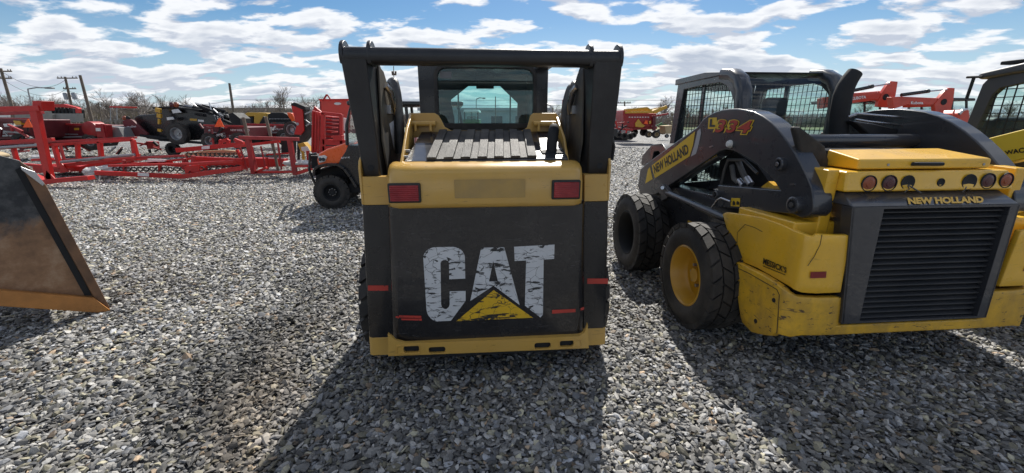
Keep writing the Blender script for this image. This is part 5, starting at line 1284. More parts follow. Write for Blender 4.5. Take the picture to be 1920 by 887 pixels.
# ---- A: tall red frame at far left
t = Yard('implement_stand', 'tall bright red frame with one leaning post and top beam at far left', 'implement stand', 10.3, 95, 'red steel frames laid out on the gravel')
t.bars('top_beam', [(-60, 207, 78, 203, 9)], 'red', depth=.14); t.slab('corner_block', [(60, 189), (77, 189), (78, 207), (60, 207)], 'red', .3, -.04)
t.bars('post', [(64, 203, 95, 340, 13)], 'red', depth=.1); t.bars('base_rail', [(90, 340, 171, 333, 8)], 'red', depth=.2)
t.slab('gusset', [(86, 318), (110, 343), (92, 345), (84, 332)], 'red', .03, -.05); t.bars('base_rail', [(92, 342, 60, 330, 8)], 'red', dy=.2, depth=.2)
t.bars('top_beam', [(-60, 215, 78, 210, 7)], 'red_dull', dy=1.6, depth=.14); t.bars('post', [(70, 212, 92, 322, 10)], 'red_dull', dy=1.6)
# ---- B: long low table frame
t = Yard('implement_stand', 'long low red table-like frame with a silver tube behind the tall frame', 'implement stand', 12.3, 150, 'red steel frames laid out on the gravel')
t.bars('rail', [(-40, 280, 250, 262, 5), (113, 311, 252, 296, 6), (-30, 268, 100, 261, 5), (20, 306, 113, 314, 4)], 'red', depth=.1)
t.bars('post', [(101, 271, 114, 315, 6), (145, 268, 148, 305, 5), (187, 266, 191, 300, 6), (249, 262, 258, 300, 6), (25, 277, 34, 308, 5)], 'red', depth=.1)
t.bars('rail', [(-40, 272, 255, 258, 4), (90, 302, 262, 290, 4)], 'red_dull', dy=1.4, depth=.1); t.bars('post', [(112, 268, 120, 300, 4), (246, 260, 252, 296, 4)], 'red_dull', dy=1.4)
t.cyl('silver_tube', (115, 304), (252, 290), 2.6, 'galv', -.1, -.1); t.cyl('silver_tube', (-20, 278), (88, 271), 2.4, 'galv', -.1, -.1)
t.slab('deck', [(60, 311), (108, 308), (150, 312), (175, 306), (230, 300), (230, 304), (160, 321), (62, 325)], 'red', .9, .1)
t.slab('gusset', [(112, 304), (130, 322), (112, 325)], 'red', .04, -.1)
t.bars('rail', [(150, 322, 176, 316, 5), (176, 310, 250, 303, 4), (60, 300, 100, 298, 4)], 'red', dy=.5)
# ---- C: tine harrow in front
def coil(b, p, r, th=.008, tilt=0):
    pts = []
    for k in range(15):
        a = 4 * math.pi * k / 14; pts.append(p + Vector((.012 * k * .4, r * math.cos(a) * .4 + .0, r * math.sin(a))) + Vector((r * math.cos(a), 0, 0)))
    pts.append(p + Vector((r * 1.5, -.1, -r * 1.6))); b.tube(pts, th, 5)
t = Yard('tine_harrow', 'long red harrow frame with black coil tines lying nearest across the gravel', 'harrow', 11.4, 320, 'red harrows laid out on the gravel')
t.bars('frame_bar', [(180, 324, 345, 331, 8), (344, 331, 455, 315, 8), (205, 311, 360, 307, 4), (360, 307, 440, 303, 5)], 'red', depth=.1)
t.bars('frame_bar', [(200, 299, 300, 294, 4), (278, 306, 362, 297, 4), (240, 308, 322, 304, 5), (315, 308, 352, 311, 6), (362, 296, 455, 300, 6)], 'red', dy=.7, depth=.1)
t.bars('frame_bar', [(255, 296, 345, 292, 4), (345, 297, 345, 318, 5), (362, 292, 364, 325, 6), (300, 298, 300, 322, 4), (232, 300, 235, 325, 4)], 'red_dull', dy=.4, depth=.08)
for k in range(21):
    b = B(); px = 214 + k * 11.5; coil(b, t.P(px, 317 - (k - 12) * .5 * (k > 12), .15 + .25 * (k % 2)), .055, .011); b.build('coil_tine', M['dark'], t.root)
for k in range(7):
    px = 188 + k * 38; a = t.P(px, 330, .05); b = B(); b.bar(a, Vector((a.x - .06, a.y, .02)), .03, .02); b.build('tine_tip', M['white'], t.root)
t.slab('white_label', [(258, 324), (279, 325), (279, 331), (258, 330)], 'white', .01, -.07, 0); t.slab('white_label', [(276, 298), (312, 299), (308, 303), (277, 303)], 'white', .05, .2, 0)
t.slab('cross_plate', [(345, 312), (372, 309), (374, 322), (347, 326)], 'red', .35, .1)
# ---- C2: upper harrow
t = Yard('tine_harrow', 'red harrow bar with cream tines stacked behind the longest harrow', 'harrow', 13.2, 400, 'red harrows laid out on the gravel')
t.bars('frame_bar', [(332, 282, 458, 270, 8), (366, 303, 458, 305, 11)], 'red', depth=.12); t.bars('frame_bar', [(412, 266, 428, 262, 6), (440, 262, 455, 268, 6), (413, 272, 415, 262, 5), (428, 270, 429, 262, 5), (444, 280, 462, 318, 4)], 'red', depth=.08)
t.slab('cream_tine_rack', [(345, 288), (382, 283), (420, 281), (452, 284), (452, 290), (345, 295)], 'lumber', .1, .3)
for k in range(12):
    b = B(); coil(b, t.P(352 + k * 8.8, 290, .0), .06, .011); b.build('coil_tine', M['dark'], t.root)
t.slab('white_label', [(378, 274.5), (393, 273), (393, 279), (378, 280)], 'white', .01, -.075, 0)
t.bars('leg', [(350, 290, 352, 322, 3), (450, 290, 452, 318, 4)], 'red_dull', dy=.3); t.slab('lower_tray', [(366, 298), (456, 300), (456, 315), (372, 314)], 'red_dull', .6, .3)
# ---- wrap bundles
def bundle(px, py, Y, w_, h_, seed, label):
    o = G0.W(px, py, Y); rg = random.Random(seed); b = B(); rows = []; n_ = 18; m_ = 12
    for i in range(m_ + 1):
        th = math.pi * i / m_; row = []
        for k in range(n_):
            a = 2 * math.pi * k / n_; rr = 1 + rg.uniform(-.16, .16); row.append((w_ * math.sin(th) * math.cos(a) * rr, .22 * math.sin(th) * math.sin(a) * rr, h_ * math.cos(th) * rr + o.z))
        rows.append(row)
    b.loft(rows, close=True); x = b.build('plastic_bundle', M['wrap'], smooth=30); x.location = (o.x, o.y, 0); tag(x, label, 'plastic wrap', 'plastic wrapped bundles among the red frames')
bundle(172, 322, 11.6, .14, .13, 1, 'crumpled white plastic bundle at the left end of the longest harrow')
bundle(212, 316, 12.0, .45, .10, 2, 'long white plastic wrapped bundle lying over the left harrow tines')
bundle(560, 306, 12.2, .45, .09, 3, 'grey-white plastic bundle lying between the legs of the red stand')
bundle(90, 297, 14.2, .55, .14, 4, 'pale plastic sheet bundle behind the tall frame post')
# ---- D: red stand
t = Yard('implement_stand', 'red open stand with two legs and thin slanting rods beside the vehicle', 'implement stand', 12.0, 510, 'red steel frames laid out on the gravel')
t.bars('top_beam', [(449, 258, 560, 261, 6)], 'red_dull', depth=.12); t.bars('leg', [(465, 259, 476, 326, 8), (543, 261, 554, 328, 8)], 'red_dull', depth=.1)
t.bars('base_rail', [(478, 323, 549, 322, 4), (554, 326, 585, 316, 6), (548, 312, 584, 311, 4), (476, 325, 500, 314, 4)], 'red', depth=.08)
t.bars('rod', [(450, 276, 464, 320, 2.4), (473, 275, 482, 318, 2.4), (489, 274, 498, 315, 2.4), (521, 268, 528, 318, 2.8)], 'red_dull', dy=.3)
t.bars('upper_bar', [(440, 275, 525, 265, 5), (500, 290, 545, 287, 3)], 'red', dy=.5); t.bars('back_leg', [(583, 300, 583, 316, 5), (500, 295, 502, 318, 4), (577, 283, 580, 312, 5)], 'red', dy=.9)
t.slab('red_tray', [(455, 296), (530, 298), (535, 312), (458, 316)], 'red', .3, 1.1); t.slab('dark_tank', [(527, 262), (545, 262), (545, 288), (527, 290)], 'dark', .35, .6)
t.bars('tray_strap', [(475, 281, 528, 280, 2), (475, 289, 528, 288, 2)], 'galv', dy=.6)
for (a, c_, e, f_, lb) in ((456, 220, 465, 257, 'left grey wooden stake standing behind the red stand'), (498, 219, 514, 282, 'longer grey wooden stake standing inside the red stand')):
    t = Yard('wooden_stake', lb, 'stake', 12.5, a, 'wooden stakes at the red stand'); t.bars('stake', [(a, c_, e, f_, 5)], 'wood', depth=.05); t.bars('foot', [(e, f_, e + 8, 322, 4)], 'wood', depth=.05)
t = Yard('spool_plate', 'tilted yellow and white plate standing left of the red cage', 'plate', 14, 568)
t.slab('plate', [(558, 270), (569, 267), (582, 284), (564, 286)], 'yellow', .3); t.slab('white_face', [(564, 276), (576, 274), (582, 284), (566, 286)], 'white', .02, -.02); t.bars('leg', [(568, 283, 570, 306, 4)], 'yellow')
# ---- J: red slatted cage
t = Yard('steel_cage', 'tall bright red slatted steel cage behind the orange vehicle hood', 'cage', 13.0, 620)
ft = [(583, 283), (586, 207), (604, 212), (606, 290)]
b = B(); 
for k in range(4):
    x0 = 583 + k * 5.6; t.slab('side_slat', [(x0, 285 + k), (x0 + 1.5, 207 + k * 1.5), (x0 + 5.2, 208 + k * 1.5), (x0 + 4.4, 287 + k)], 'red', .1, .25 - k * .08)
t.slab('side_plate', [(584, 286), (586, 207), (606, 212), (607, 290)], 'red_dull', .05, .4)
t.bars('frame_bar', [(604, 212, 640, 216, 5), (606, 266, 650, 268, 10), (606, 282, 650, 284, 16), (640, 215, 641, 270, 5), (606, 212, 607, 288, 6)], 'red', dy=-.1, depth=.12)
for k in range(7):
    y0 = 218 + k * 5.5 + k * k * .35; t.bars('shelf', [(608, y0, 630 - k * .5, y0 + 2, 2.2)], 'red', dy=.35, depth=.5)
t.slab('back_plate', [(606, 213), (640, 217), (640, 268), (606, 266)], 'maroon', .05, 1.1)  # maroon paints in the darkness inside the cage opening
t.slab('pump_box', [(624, 254), (641, 254), (641, 264), (624, 264)], 'red', .2, -.25)
t.slab('peak_bracket', [(586, 207), (589, 199), (604, 211)], 'red', .08, -.1)
t.slab('side_board', [(638, 220), (650, 222), (650, 246), (638, 244)], 'white', .05, .2)
t = Yard('mixer_hopper', 'large orange-red feed hopper with white oval badge rising behind the red cage', 'hopper', 18, 630)
h_ = t.slab('hopper', [(599, 188), (657, 186), (710, 188), (700, 222), (640, 222), (607, 212), (600, 210)], paint('hopper_red', (.62, .05, .03), .35, var=.1), 1.8)
t.flat('dark_edge', [(599, 190), (602, 190), (603, 210), (600, 210)], 'red_dull', h_)
t.bars('rim', [(598, 187, 712, 186, 2.5)], 'red', dy=-.05); t.bars('hoist_arm', [(606, 188, 613, 177, 2.6), (613, 177, 620, 187, 2.2)], 'red_dull')
b = B(); c_ = t.P(633, 194.5, -.01); b.lathe([(.001, -.005), (.14, -.004), (.15, 0)], (0, 0, 0), (0, 1, 0), 20); b.v = [(x * 1.0 + c_.x, y + c_.y, z * .35 + c_.z) for x, y, z in b.v]; b.build('oval_badge', M['white'], h_)
for px in (620, 690): t.wheel(px, 262, 18, .4, .3)
t.slab('chassis', [(600, 222), (710, 222), (705, 250), (610, 250)], 'red_dull', 1.4, .2)
# ---- I: auger chute
t = Yard('auger_chute', 'red curved auger chute with black cap and black rubber spout', 'auger chute', 14.5, 562)
t.slab('chute', [(545, 196), (552, 194), (567, 203), (570, 245), (564, 253), (551, 252), (556, 236)], 'red', .35); t.slab('cap', [(545, 194), (552, 192), (572, 200), (573, 206), (565, 205), (552, 199), (546, 198)], 'dark', .38, -.02)
t.slab('spout', [(567, 206), (573, 202), (574, 238), (582, 232), (581, 252), (570, 266), (556, 270), (562, 258), (569, 246)], 'rubber', .3, .05, .02)
t.bars('strut', [(572, 214, 590, 206, 2.4), (574, 236, 590, 226, 2.2), (573, 225, 585, 234, 1.6)], 'galv'); t.bars('stand', [(560, 262, 560, 300, 4)], 'dark', dy=.1)
b = B(); c_ = t.P(558, 232.5); b.lathe([(.001, -.02), (.05, -.02), (.05, 0)], c_, (0, 1, 0), 12); b.build('pivot_bolt', M['galv'], t.root)
t.wheel(549, 243, 15, .7, .25, hub=.6)
# ---- E: black header
t = Yard('combine_header', 'big black folded header with maroon end shield and spare tyre on its back', 'header', 19.5, 320)
bd = t.slab('body', [(251, 221), (258, 216), (290, 214), (297, 205), (319, 200), (345, 201), (372, 208), (400, 214), (411, 227), (400, 250), (378, 262), (319, 266), (275, 260), (262, 250)], 'cat_black', 1.3, .3, .04)
t.slab('roof_deck', [(285, 201), (318, 199), (375, 205), (374, 208), (318, 203), (286, 204)], 'dark', 1.6, .1)
es = t.slab('end_shield', [(229, 227), (237, 223), (247, 225), (277, 252), (273, 255), (247, 257), (233, 243)], 'maroon', .15, -.1, .03)
t.text('MacDon', [(238, 240), (255, 238.5), (255, 235), (238, 236.5)], 'decal_white', es, dy=-.115, bold=.02)
t.bars('yellow_latch', [(297, 203, 297, 211, 9), (299, 213, 299, 221, 7), (299, 223, 299, 233, 3.5), (300, 242, 300, 247, 6)], 'yellow', dy=-.1, depth=.1)
t.bars('skid_beam', [(265, 254, 330, 263, 4), (300, 262, 380, 268, 4), (318, 246, 320, 262, 4)], 'dark', dy=-.1, depth=.2)
t.slab('shiny_duct', [(312, 220), (324, 219), (327, 224), (313, 226)], 'steel', .2, -.1); t.slab('shiny_duct', [(321, 206), (334, 204), (341, 211), (324, 213)], 'steel', .1, .1)
t.flat('yellow_sticker', [(356, 222), (369, 223), (369, 227), (356, 226)], 'yellow', bd, .29); t.flat('white_sticker', [(371, 224), (382, 225), (382, 229), (371, 228)], 'white', bd, .29)
t.wheel(334, 251, 19, -.25, .3, hub=.55); t.wheel(325, 280, 12.5, .5, .25, rm='dark'); t.wheel(395, 280, 12.5, .9, .25, rm='dark')
for px in (323, 331):
    b = B(); c_ = t.P(px, 196.5); b.lathe([(.001, -.09), (.11, -.05), (.12, .0), (.001, .06)], c_, (0, 1, 0), 14); b.build('warning_lamp', M['amber' if px > 325 else 'redlens'], t.root)
for px in (234, 241):
    b = B(); c_ = t.P(px, 221.5); b.lathe([(.001, -.09), (.09, -.05), (.1, .0), (.001, .06)], c_, (0, 1, 0), 14); b.build('warning_lamp', M['amber' if px < 238 else 'dark'], t.root)
# reels: long black tubes and tine bars to the right
rg = random.Random(4)
for k in range(46):
    x0, y0 = rg.uniform(330, 395), rg.uniform(196, 216); L_ = rg.uniform(30, 62); b = B()
    p = t.P(x0, y0, rg.uniform(.2, 1.6)); q = t.P(min(452, x0 + L_), y0 + L_ * rg.uniform(.18, .42), rg.uniform(.2, 1.6)); b.cyl(p, q, rg.uniform(.03, .07), 6)
    if k % 3 == 0:
        for j in range(8): c_ = p.lerp(q, (j + .5) / 8); b.tube([c_, c_ + Vector((.05, 0, -.2))], .015, 4)
    b.build('reel_bat', M['dark' if k % 6 else 'galv'], t.root)
for a in ((357, 190, 368, 199), (366, 193, 378, 197), (392, 192, 396, 206), (400, 204, 408, 212)): t.bars('hose_arch', [(*a, 1.5)], 'steel')
t.slab('reel_end', [(428, 214), (436, 211), (450, 222), (451, 234), (440, 236), (432, 228)], 'dark', .8, .2)
# ---- red implement parts under the header
t = Yard('hitch_implement', 'small red hitch and arm lying on the gravel below the black header', 'implement', 21, 285)
t.slab('gearbox', [(273, 265), (286, 266), (288, 279), (276, 280)], 'red_dull', .4); t.bars('arm', [(255, 268, 275, 271, 3), (262, 274, 274, 268, 2), (286, 276, 303, 281, 2.5)], 'red_dull'); t.bars('dark_arm', [(288, 266, 296, 273, 4), (290, 284, 302, 278, 2), (280, 280, 282, 287, 3)], 'dark')
# ---- F: maroon haybine with white lettering
def haybine(px0, px1, yt, yb, Y, label, txt, smv, extra=0):
    t = Yard('hay_mower', label, 'hay mower', Y, (px0 + px1) / 2, 'maroon hay mowers in the row behind the red frames')
    bd = t.slab('body', [(px0, yt), (px1, yt + 2), (px1 + 2, yb - 4), (px1 - 6, yb), (px0, yb)], 'maroon', 1.6, .2, .04)
    t.bars('top_rail', [(px0, yt - 1, px1, yt + 1, 3)], 'red_dull', dy=.1)
    t.bars('front_bar', [(px0, yb - 6, px1 - 10, yb - 8, 2.5), (px0 + 10, yb - 14, px1 - 40, yb - 12, 1.5)], 'galv', dy=.05)
    L_ = txt; t.text('NEW HOLLAND', [(L_, yt + 10), (L_ + 36, yt + 10), (L_ + 36, yt + 6), (L_, yt + 6)], 'decal_white', bd, dy=.19, bold=.03)
    for px in (px0 + 14, px1 - 12): t.wheel(px, yb + 2, 15, .1, .3)
    t.slab('skirt', [(px0 + 5, yb - 1), (px1 - 5, yb - 3), (px1 - 12, yb + 12), (px0 + 12, yb + 12)], 'dark', 1.2, .35)
    if smv: 
        x, y = smv; t.slab('slow_vehicle_sign', [(x - 9, y + 8), (x + 9, y + 8), (x + 1, y - 8), (x - 1, y - 8)], 'smv', .02, -.55, 0); t.bars('sign_post', [(x, y + 6, x, y + 16, 1.5)], 'dark')
    return t
t = haybine(60, 186, 233, 264, 18.5, 'maroon hay mower left of the black header, white lettering on its side', 83, None)
t.slab('yellow_sticker', [(139, 240), (148, 240), (148, 244), (139, 244)], 'yellow', .01, .18, 0)
c_ = t.P(168, 243); b = B(); b.lathe([(.001, -.05), (.2, -.05), (.34, .0), (.34, .5), (.001, .5)], c_, (0, 1, 0), 20); b.build('end_drum', M['red_dull'], t.root)
t.slab('guard', [(178, 232), (198, 234), (200, 258), (182, 258)], 'red_dull', .3, -.1); t.slab('tarp', [(200, 237), (222, 239), (232, 258), (212, 258)], 'grey_plastic', .6, .3); t.slab('white_tag', [(179, 240), (188, 240), (189, 246), (180, 246)], 'white', .01, -.12, 0)
t.bars('hood_tube', [(70, 229, 160, 236, 2), (100, 230, 155, 234, 2)], 'galv', dy=.3); t.bars('draw_arm', [(192, 232, 198, 260, 4), (186, 262, 230, 258, 3)], 'red_dull', dy=-.1)
rg = random.Random(11)
for k in range(22):
    x = rg.uniform(80, 235); y = rg.uniform(262, 284); b = B(); p = t.P(x, y, rg.uniform(-.3, .8)); b.bar(p, p + Vector((rg.uniform(-.5, .5), 0, rg.uniform(-.3, .3))), .06, .05); b.build('linkage', M[rg.choice(['dark', 'maroon', 'galv', 'dark', 'red_dull'])], t.root)
t = haybine(-70, 56, 222, 262, 17, 'maroon hay mower at the far left carrying an orange triangle sign', -60, (52, 231))
t.bars('beam', [(-60, 222, 66, 228, 6)], 'maroon', dy=-.1); t.slab('white_roll', [(5, 232), (22, 231), (25, 237), (8, 238)], 'white', .3, -.1); t.bars('draw_arm', [(0, 240, 16, 255, 2), (0, 246, 40, 249, 3)], 'galv', dy=-.15); t.slab('amber_box', [(24, 226), (38, 227), (40, 234), (28, 234)], 'yellow', .2, -.2)
for k in range(22):
    x = rg.uniform(-10, 80); y = rg.uniform(240, 285); b = B(); p = t.P(x, y, rg.uniform(-.6, -.1)); b.bar(p, p + Vector((rg.uniform(-.5, .5), 0, rg.uniform(-.3, .3))), .07, .06); b.build('linkage', M[rg.choice(['dark', 'maroon', 'red_dull', 'dark', 'galv'])], t.root)
t = haybine(382, 462, 236, 262, 17.5, 'maroon hay mower with orange triangle sign right of the spare tyre', 432, (411, 230))
for k in range(24):
    x = rg.uniform(378, 455); y = rg.uniform(236, 268); b = B(); p = t.P(x, y, rg.uniform(-.4, .1)); b.bar(p, p + Vector((rg.uniform(-.25, .25), 0, rg.uniform(-.4, .4))), .06, .06); b.build('linkage', M[rg.choice(['dark', 'maroon', 'red_dull', 'maroon', 'galv'])], t.root)
t = haybine(458, 548, 234, 256, 19.5, 'maroon hay mower partly hidden by the red stand and wooden stakes', 500, None)
for k in range(16):
    x = rg.uniform(450, 548); y = rg.uniform(236, 260); b = B(); p = t.P(x, y, rg.uniform(-.4, .1)); b.bar(p, p + Vector((rg.uniform(-.25, .25), 0, rg.uniform(-.4, .4))), .06, .06); b.build('linkage', M[rg.choice(['dark', 'maroon', 'red_dull', 'white', 'dark'])], t.root)
# ---- H
t = Yard('yellow_harvester', 'yellow harvester top with a boxy end standing behind the maroon mowers', 'harvester', 26, 478)
t.slab('deck', [(455, 216), (463, 211), (486, 211), (477, 218), (456, 219)], 'yellow', 1.5, 0, .03); t.slab('end_box', [(476, 217), (486, 211), (500, 212), (500, 224), (490, 225), (486, 233), (476, 231)], 'yellow', 1.2, -.1, .03)
t.slab('chassis', [(458, 219), (476, 219), (476, 246), (458, 246)], 'dark', 1.2, .2); t.slab('recess', [(459, 220), (474, 219), (474, 230), (461, 229)], 'dark', .4, -.05)
t.bars('dark_boom', [(483, 248, 498, 220, 6), (440, 246, 455, 224, 5)], 'dark', dy=-.4)
t = Yard('round_baler', 'black rounded baler with toothed belts right of the yellow harvester', 'baler', 25, 522)
t.slab('hood', [(501, 215), (508, 211), (530, 211), (537, 214), (545, 224), (547, 244), (503, 244)], 'dark', 1.6, 0, .06)
for k in range(14): t.slab('belt_tooth', [(504 + k * 2.8, 222), (506 + k * 2.8, 222), (505 + k * 2.8, 224.5)], 'galv', .03, -.05, 0)
t.slab('red_cowl', [(537, 211), (547, 212), (554, 226), (547, 228), (541, 220)], 'orange', 1.0, -.1, .04); t.cyl('roller', (510, 234), (534, 234), 4.5, 'rubber', -.3, -.3); t.slab('lamp', [(511, 230), (516, 229), (517, 235), (512, 236)], 'amber', .1, -.4)
for px in (512, 540): t.wheel(px, 246, 9, -.1, .3)
# ---- L: red canopy shed behind a concrete block wall
t = Yard('canopy_shed', 'open sided shed with a bright red sloping canopy at left', 'shed', 38, 112)
t.slab('canopy', [(76, 196), (118, 195), (142, 201), (147, 204), (140, 203.5), (117, 201), (76, 202)], 'red', .35, 0, .01)
for px in (82, 89, 96, 103, 110, 117, 124, 131): t.bars('column', [(px, 201, px + 2.5, 214, 2.4)], 'dark', dy=.3)
t.slab('back_wall', [(78, 202), (140, 204), (140, 214), (78, 214)], 'win_dark', .1, .5); t.slab('red_sign', [(141, 204), (148, 204), (149, 212), (142, 212)], 'red', .2, -.2, 0)
t.slab('end_wall', [(138, 204), (150, 206), (151, 222), (140, 222)], 'dark', .4, 0)
t = Yard('block_wall', 'grey concrete block wall in front of the red canopied shed', 'wall', 36.5, 108)
t.slab('wall', [(70, 213), (143, 213), (144, 229), (70, 229)], 'concrete', .6); t.slab('wall_return', [(70, 213), (97, 214), (97, 230), (72, 230)], 'concrete', .3, -.3)
t = Yard('notice_board', 'white notice board at the far left below the first utility pole', 'sign', 22, 8); t.slab('board', [(-4, 208), (16, 208), (18, 220), (-4, 220)], 'white', .05, 0, 0); t.bars('post', [(0, 219, 2, 240, 1.5), (15, 219, 16, 240, 1.5)], 'galv')
for y in (211, 214): t.flat('printed_line', [(1, y), (14, y), (14, y + 1.2), (1, y + 1.2)], 'decal_black', dy=-.01)
t = Yard('storage_box', 'pale grey storage container between the notice board and the tall red post', 'container', 30, 33); t.slab('box', [(26, 208), (39, 208), (41, 226), (28, 226)], 'concrete', 2)
t = Yard('red_canopy', 'narrow faraway red canopy in front of the treeline above the mowers', 'canopy', 60, 213); t.slab('canopy', [(205, 199), (222, 199), (222, 202), (205, 202)], 'red', 3); t.bars('post', [(207, 202, 208, 226, 1), (219, 202, 220, 226, 1)], 'galv')
t = Yard('white_fence', 'low white rail fence across the far side of the yard', 'fence', 44, 200)
for k in range(9): t.bars('fence_post', [(170 + k * 9, 223, 170.3 + k * 9, 231, .9)], 'concrete', bev=0)
t.bars('fence_rail', [(168, 225, 246, 225.5, .9), (168, 228, 246, 228.5, .9)], 'concrete', bev=0)
# ================================================================ right background
t = Yard('seed_wagon', 'maroon hopper wagon with a yellow railed top and raised conveyor', 'wagon', 30, 1205)
hp_ = t.slab('hopper', [(1168, 210), (1170, 206), (1180, 211), (1232, 213), (1226, 226), (1222, 238), (1188, 240), (1170, 237)], 'red_dull', 2.2, 0, .05)
for a in ((1170, 206, 1213, 202, 2.6), (1213, 202, 1222, 208, 2.6), (1172, 211, 1225, 210, 3.2), (1225, 210, 1250, 200, 5.0), (1215, 206, 1246, 200, 1.6)): t.bars('yellow_rail', [a], 'yellow', dy=-.1)
t.slab('yellow_chute', [(1172, 207), (1212, 203), (1226, 210), (1240, 203), (1246, 201), (1250, 203), (1228, 214), (1176, 212)], 'yellow', 1.6, .3)
for k in range(9): t.bars('rail_slat', [(1175 + k * 5.5, 206, 1179 + k * 5.5, 211.5, .9)], 'yellow', dy=-.15)
for k in range(8): t.slab('white_mark', [(1179 + k * 5, 219), (1182 + k * 5, 219), (1182 + k * 5, 220.5), (1179 + k * 5, 220.5)], 'white', .02, -.02, 0)
t.bars('conveyor', [(1222, 219, 1253, 213, 3)], 'red_dull', dy=-.2); t.bars('conveyor_leg', [(1226, 218, 1226, 245, 5)], 'maroon', dy=-.2)
t.slab('yellow_graphic', [(1191, 232), (1197, 223), (1204, 232), (1210, 236), (1205, 239), (1192, 238)], 'yellow', .1, -.12); t.slab('orange_triangle', [(1207, 232), (1210, 226), (1214, 226), (1215, 233)], 'smv', .03, -.2, 0); t.slab('yellow_panel', [(1217, 227), (1221, 226), (1221, 232), (1217, 232)], 'yellow', .05, -.2)
t.slab('chassis', [(1180, 239), (1232, 237), (1232, 242), (1180, 244)], 'red_dull', 1.6, .1)
for px, py, r in ((1216, 252, 6), (1230, 252, 7), (1207, 248, 7), (1190, 248, 6)): t.wheel(px, py, r, .0 if px > 1210 else .9, .35, rm='lumber' if px > 1210 else 'dark')
t = Yard('row_implement', 'low red implement on small black wheels left of the hopper wagon', 'implement', 27, 1168)
t.bars('beam', [(1146, 240, 1186, 244, 3.5), (1150, 232, 1172, 230, 2)], 'red_dull')
for px, py, r in ((1160, 253, 5), (1170, 255, 6), (1181, 256, 6), (1188, 253, 5)): t.wheel(px, py, r, 0, .3, rm='dark')
for k in range(14):
    x = rg.uniform(1146, 1182); y = rg.uniform(228, 250); b = B(); p = t.P(x, y, rg.uniform(-.3, .3)); b.bar(p, p + Vector((rg.uniform(-.3, .3), 0, rg.uniform(-.5, .5))), .08, .08); b.build('linkage', M[rg.choice(['dark', 'maroon', 'red', 'white', 'dark'])], t.root)
t = Yard('row_implement', 'green implement with thin arms just left of the graphite cab', 'implement', 36, 1241)
for k in range(16):
    x = rg.uniform(1230, 1256); y = rg.uniform(233, 247); b = B(); p = t.P(x, y, rg.uniform(-.5, .5)); b.bar(p, p + Vector((rg.uniform(-.9, .9), 0, rg.uniform(-.2, .3))), .1, .1); b.build('arm', M['green' if k % 3 else 'white'], t.root)
for px in (1236, 1243): t.wheel(px, 247, 5, 0, .3)
t = Yard('grain_wagon', 'small tan box wagon on two wheels beside the graphite cab', 'wagon', 30, 1253); t.slab('box', [(1247, 236), (1262, 235), (1262, 251), (1248, 251)], 'lumber', 1.2, 0, .02)
for px in (1250, 1260): t.wheel(px, 255, 3.5, 0, .2)
t = Yard('storage_tank', 'large white rounded tank behind the hopper wagon', 'tank', 36, 1163); b = B(); c_ = t.P(1162, 226); b.lathe([(.001, -1.6), (.9, -1.45), (1.15, -1), (1.15, 1), (.9, 1.45), (.001, 1.6)], c_, (0, 1, .05), 24); b.build('shell', M['wall_pale'], t.root); t.slab('cradle', [(1146, 236), (1180, 236), (1180, 262), (1146, 262)], 'dark', 1)
t = Yard('red_mast', 'slim red mast with small flat top glimpsed right of the ochre cab', 'mast', 24, 1052); t.bars('mast', [(1056, 187, 1050, 262, 3)], 'red_dull'); t.bars('crosspiece', [(1053, 205, 1060, 204, 2)], 'red_dull'); t.slab('base', [(1040, 232), (1066, 232), (1068, 262), (1040, 262)], 'maroon', .8)
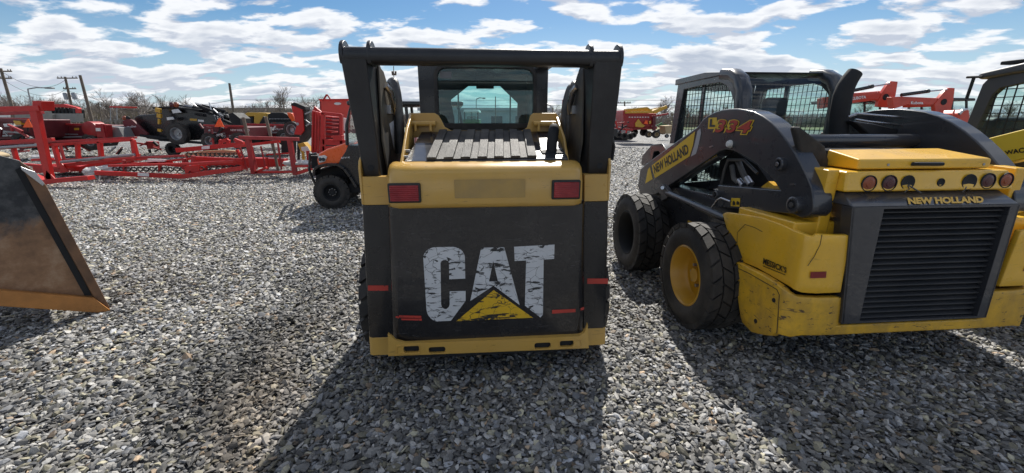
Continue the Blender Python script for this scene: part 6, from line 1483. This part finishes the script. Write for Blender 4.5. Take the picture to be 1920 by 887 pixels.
# ---- tractors with raised loaders
def tractor(px0, Y, label, boom, txt, tq, script, cabx):
    t = Yard('loader_tractor', label, 'tractor', Y, px0, 'orange-red loader tractors behind the golden machine')
    om = M['tractor_red']; n0 = len(boom['arm'])
    a = t.slab('loader_boom', boom['arm'], om, .16, 0, .015); b2 = t.slab('loader_boom', [(x, y) for x, y in boom['arm']], om, .16, 1.0, .015)
    t.slab('loader_bracket', boom['br'], om, .1, -.02, .015); t.slab('loader_bracket', boom['br'], om, .1, 1.0, .015); 
    b = B(); q = boom['br']; p0 = t.P(sum(x for x, y in q) / len(q), sum(y for x, y in q) / len(q)); b.bb((p0.x - .06, .08, p0.z - .1), (p0.x + .06, 1.0, p0.z + .1)); b.build('bracket_crossbar', om, t.root, bevel=.01)
    c1, c2, c3 = boom['cyl']; t.cyl('cylinder', c1, c2, 3.0, 'cat_black', -.05, -.05); t.cyl('rod', c2, c3, 1.2, 'steel', -.05, -.05); t.slab('clamp', [(c2[0] - 3, c2[1] - 3), (c2[0] + 2, c2[1] - 4), (c2[0] + 2, c2[1] + 3), (c2[0] - 3, c2[1] + 3)], 'cat_black', .1, -.1)
    t.text(txt, tq, 'decal_white', a, dy=-.012, bold=.03, slant=.0)
    b = B(); c_ = boom['hole']; b.lathe([(.001, -.006), (t.m(5), -.006), (t.m(5.5), .0)], t.P(*c_, -.025), (0, 1, 0), 16); b.build('pivot_hole', M['dark'], t.root)
    x0, x1 = cabx
    cb_ = t.slab('cab_roof', [(x0 - 3, 186), (x1 + 3, 187), (x1 + 2, 193), (x0 - 2, 192)], 'cat_black', 1.4, .9, .02)
    for x in (x0, (x0 + x1) / 2, x1): t.bars('cab_post', [(x, 192, x, 262, 3)], 'cat_black', dy=.95); t.bars('cab_post', [(x, 192, x, 262, 3)], 'cat_black', dy=2.2)
    t.slab('cab_glass', [(x0, 193), (x1, 193), (x1, 250), (x0, 250)], 'glass_clear', .01, 1.0, 0); t.slab('cab_glass', [(x0, 193), (x1, 193), (x1, 250), (x0, 250)], 'glass_clear', .01, 2.15, 0)
    t.slab('seat', [(x0 + 12, 215), (x0 + 22, 215), (x0 + 24, 252), (x0 + 8, 252)], 'navy_dark', .5, 1.3, .03)
    t.slab('body', [(x0 - 5, 250), (x1 + 50, 248), (x1 + 52, 275), (x0 - 5, 285)], om, 1.0, 1.0, .04); 
    for x, r in ((x0 + 5, 34), (x1 + 42, 24)): t.wheel(x, 318 - r - 1, r, .75, .4, rm='yellow'); t.wheel(x, 318 - r - 1, r, 2.2, .4, rm='yellow')
    return t
M['tractor_red'] = paint('tractor_red_paint', (.58, .055, .025), .38, var=.15, coat=.2)
tractor(1620, 10.5, 'red loader tractor behind the exhaust stack, its raised boom pointing right', dict(arm=[(1540, 184), (1594, 176), (1648, 172), (1660, 180), (1662, 192), (1640, 188), (1595, 194), (1540, 204)],
    br=[(1655, 173), (1667, 155), (1672, 152), (1684, 153), (1680, 178), (1675, 196), (1666, 202), (1645, 200), (1648, 188)], cyl=((1594, 171), (1637, 162), (1668, 157)), hole=(1661, 182)),
    'KUBOTA', [(1597, 188), (1624, 184.5), (1624, 179), (1597, 182)], False, (1592, 1650))
tractor(1730, 10.0, 'red loader tractor further right, its boom ending in a broad red bracket', dict(arm=[(1672, 182), (1690, 181), (1762, 184), (1765, 197), (1700, 197), (1676, 204)],
    br=[(1760, 186), (1775, 167), (1781, 164.5), (1791, 165), (1788, 190), (1782, 212), (1768, 222), (1754, 216), (1752, 196)], cyl=((1690, 178), (1742, 171), (1776, 168)), hole=(1770, 191)),
    'Kubota', [(1708, 195.5), (1731, 195.5), (1731, 190), (1708, 190)], True, (1704, 1752))
t = Yard('loader_tractor', 'red tractor with dark roofed cab and glossy red fender left of the grey cab', 'tractor', 9.4, 1805, 'orange-red loader tractors behind the golden machine')
t.slab('cab_roof', [(1780, 183), (1830, 184), (1830, 189), (1784, 189)], 'cat_black', 1.4, .6, .02); t.bars('cab_post', [(1786, 188, 1779, 250, 3), (1812, 188, 1812, 230, 3), (1840, 188, 1840, 250, 3)], 'cat_black', dy=.6)
t.slab('cab_glass', [(1784, 189), (1838, 189), (1838, 240), (1780, 240)], 'glass_clear', .01, .65, 0)
t.slab('fender', [(1793, 238), (1799, 214), (1808, 206), (1818, 205), (1822, 240)], M['tractor_red'], .5, -.1, .03); t.slab('fender_trim', [(1799, 212), (1806, 205), (1816, 203), (1817, 206), (1808, 208), (1801, 216)], 'steel', .05, -.15)
t.slab('body', [(1780, 240), (1900, 240), (1900, 280), (1780, 280)], M['tractor_red'], 1.2, .5, .04); t.wheel(1800, 295, 34, .1, .4, rm='yellow'); t.wheel(1890, 300, 26, .1, .35, rm='yellow')
# tractor seen through the tinted rear window
t = Yard('farm_tractor', 'pale tractor seen far off through the tinted rear window', 'tractor', 24, 883)
t.slab('roof', [(870, 206), (897, 206), (899, 211), (868, 211)], 'white', 1.4, 0, .03); t.bars('post', [(871, 210, 871, 228, 1.6), (896, 210, 896, 228, 1.6), (884, 210, 884, 228, 1)], 'dark')
t.slab('body', [(866, 224), (899, 224), (899, 242), (866, 242)], 'green', 1.2, .2, .03); t.slab('cab_glass', [(871, 211), (896, 211), (896, 225), (871, 225)], 'glass_clear', .01, .3, 0)
for px in (867, 898): t.wheel(px, 244, 12, 0, .4, rm='yellow')
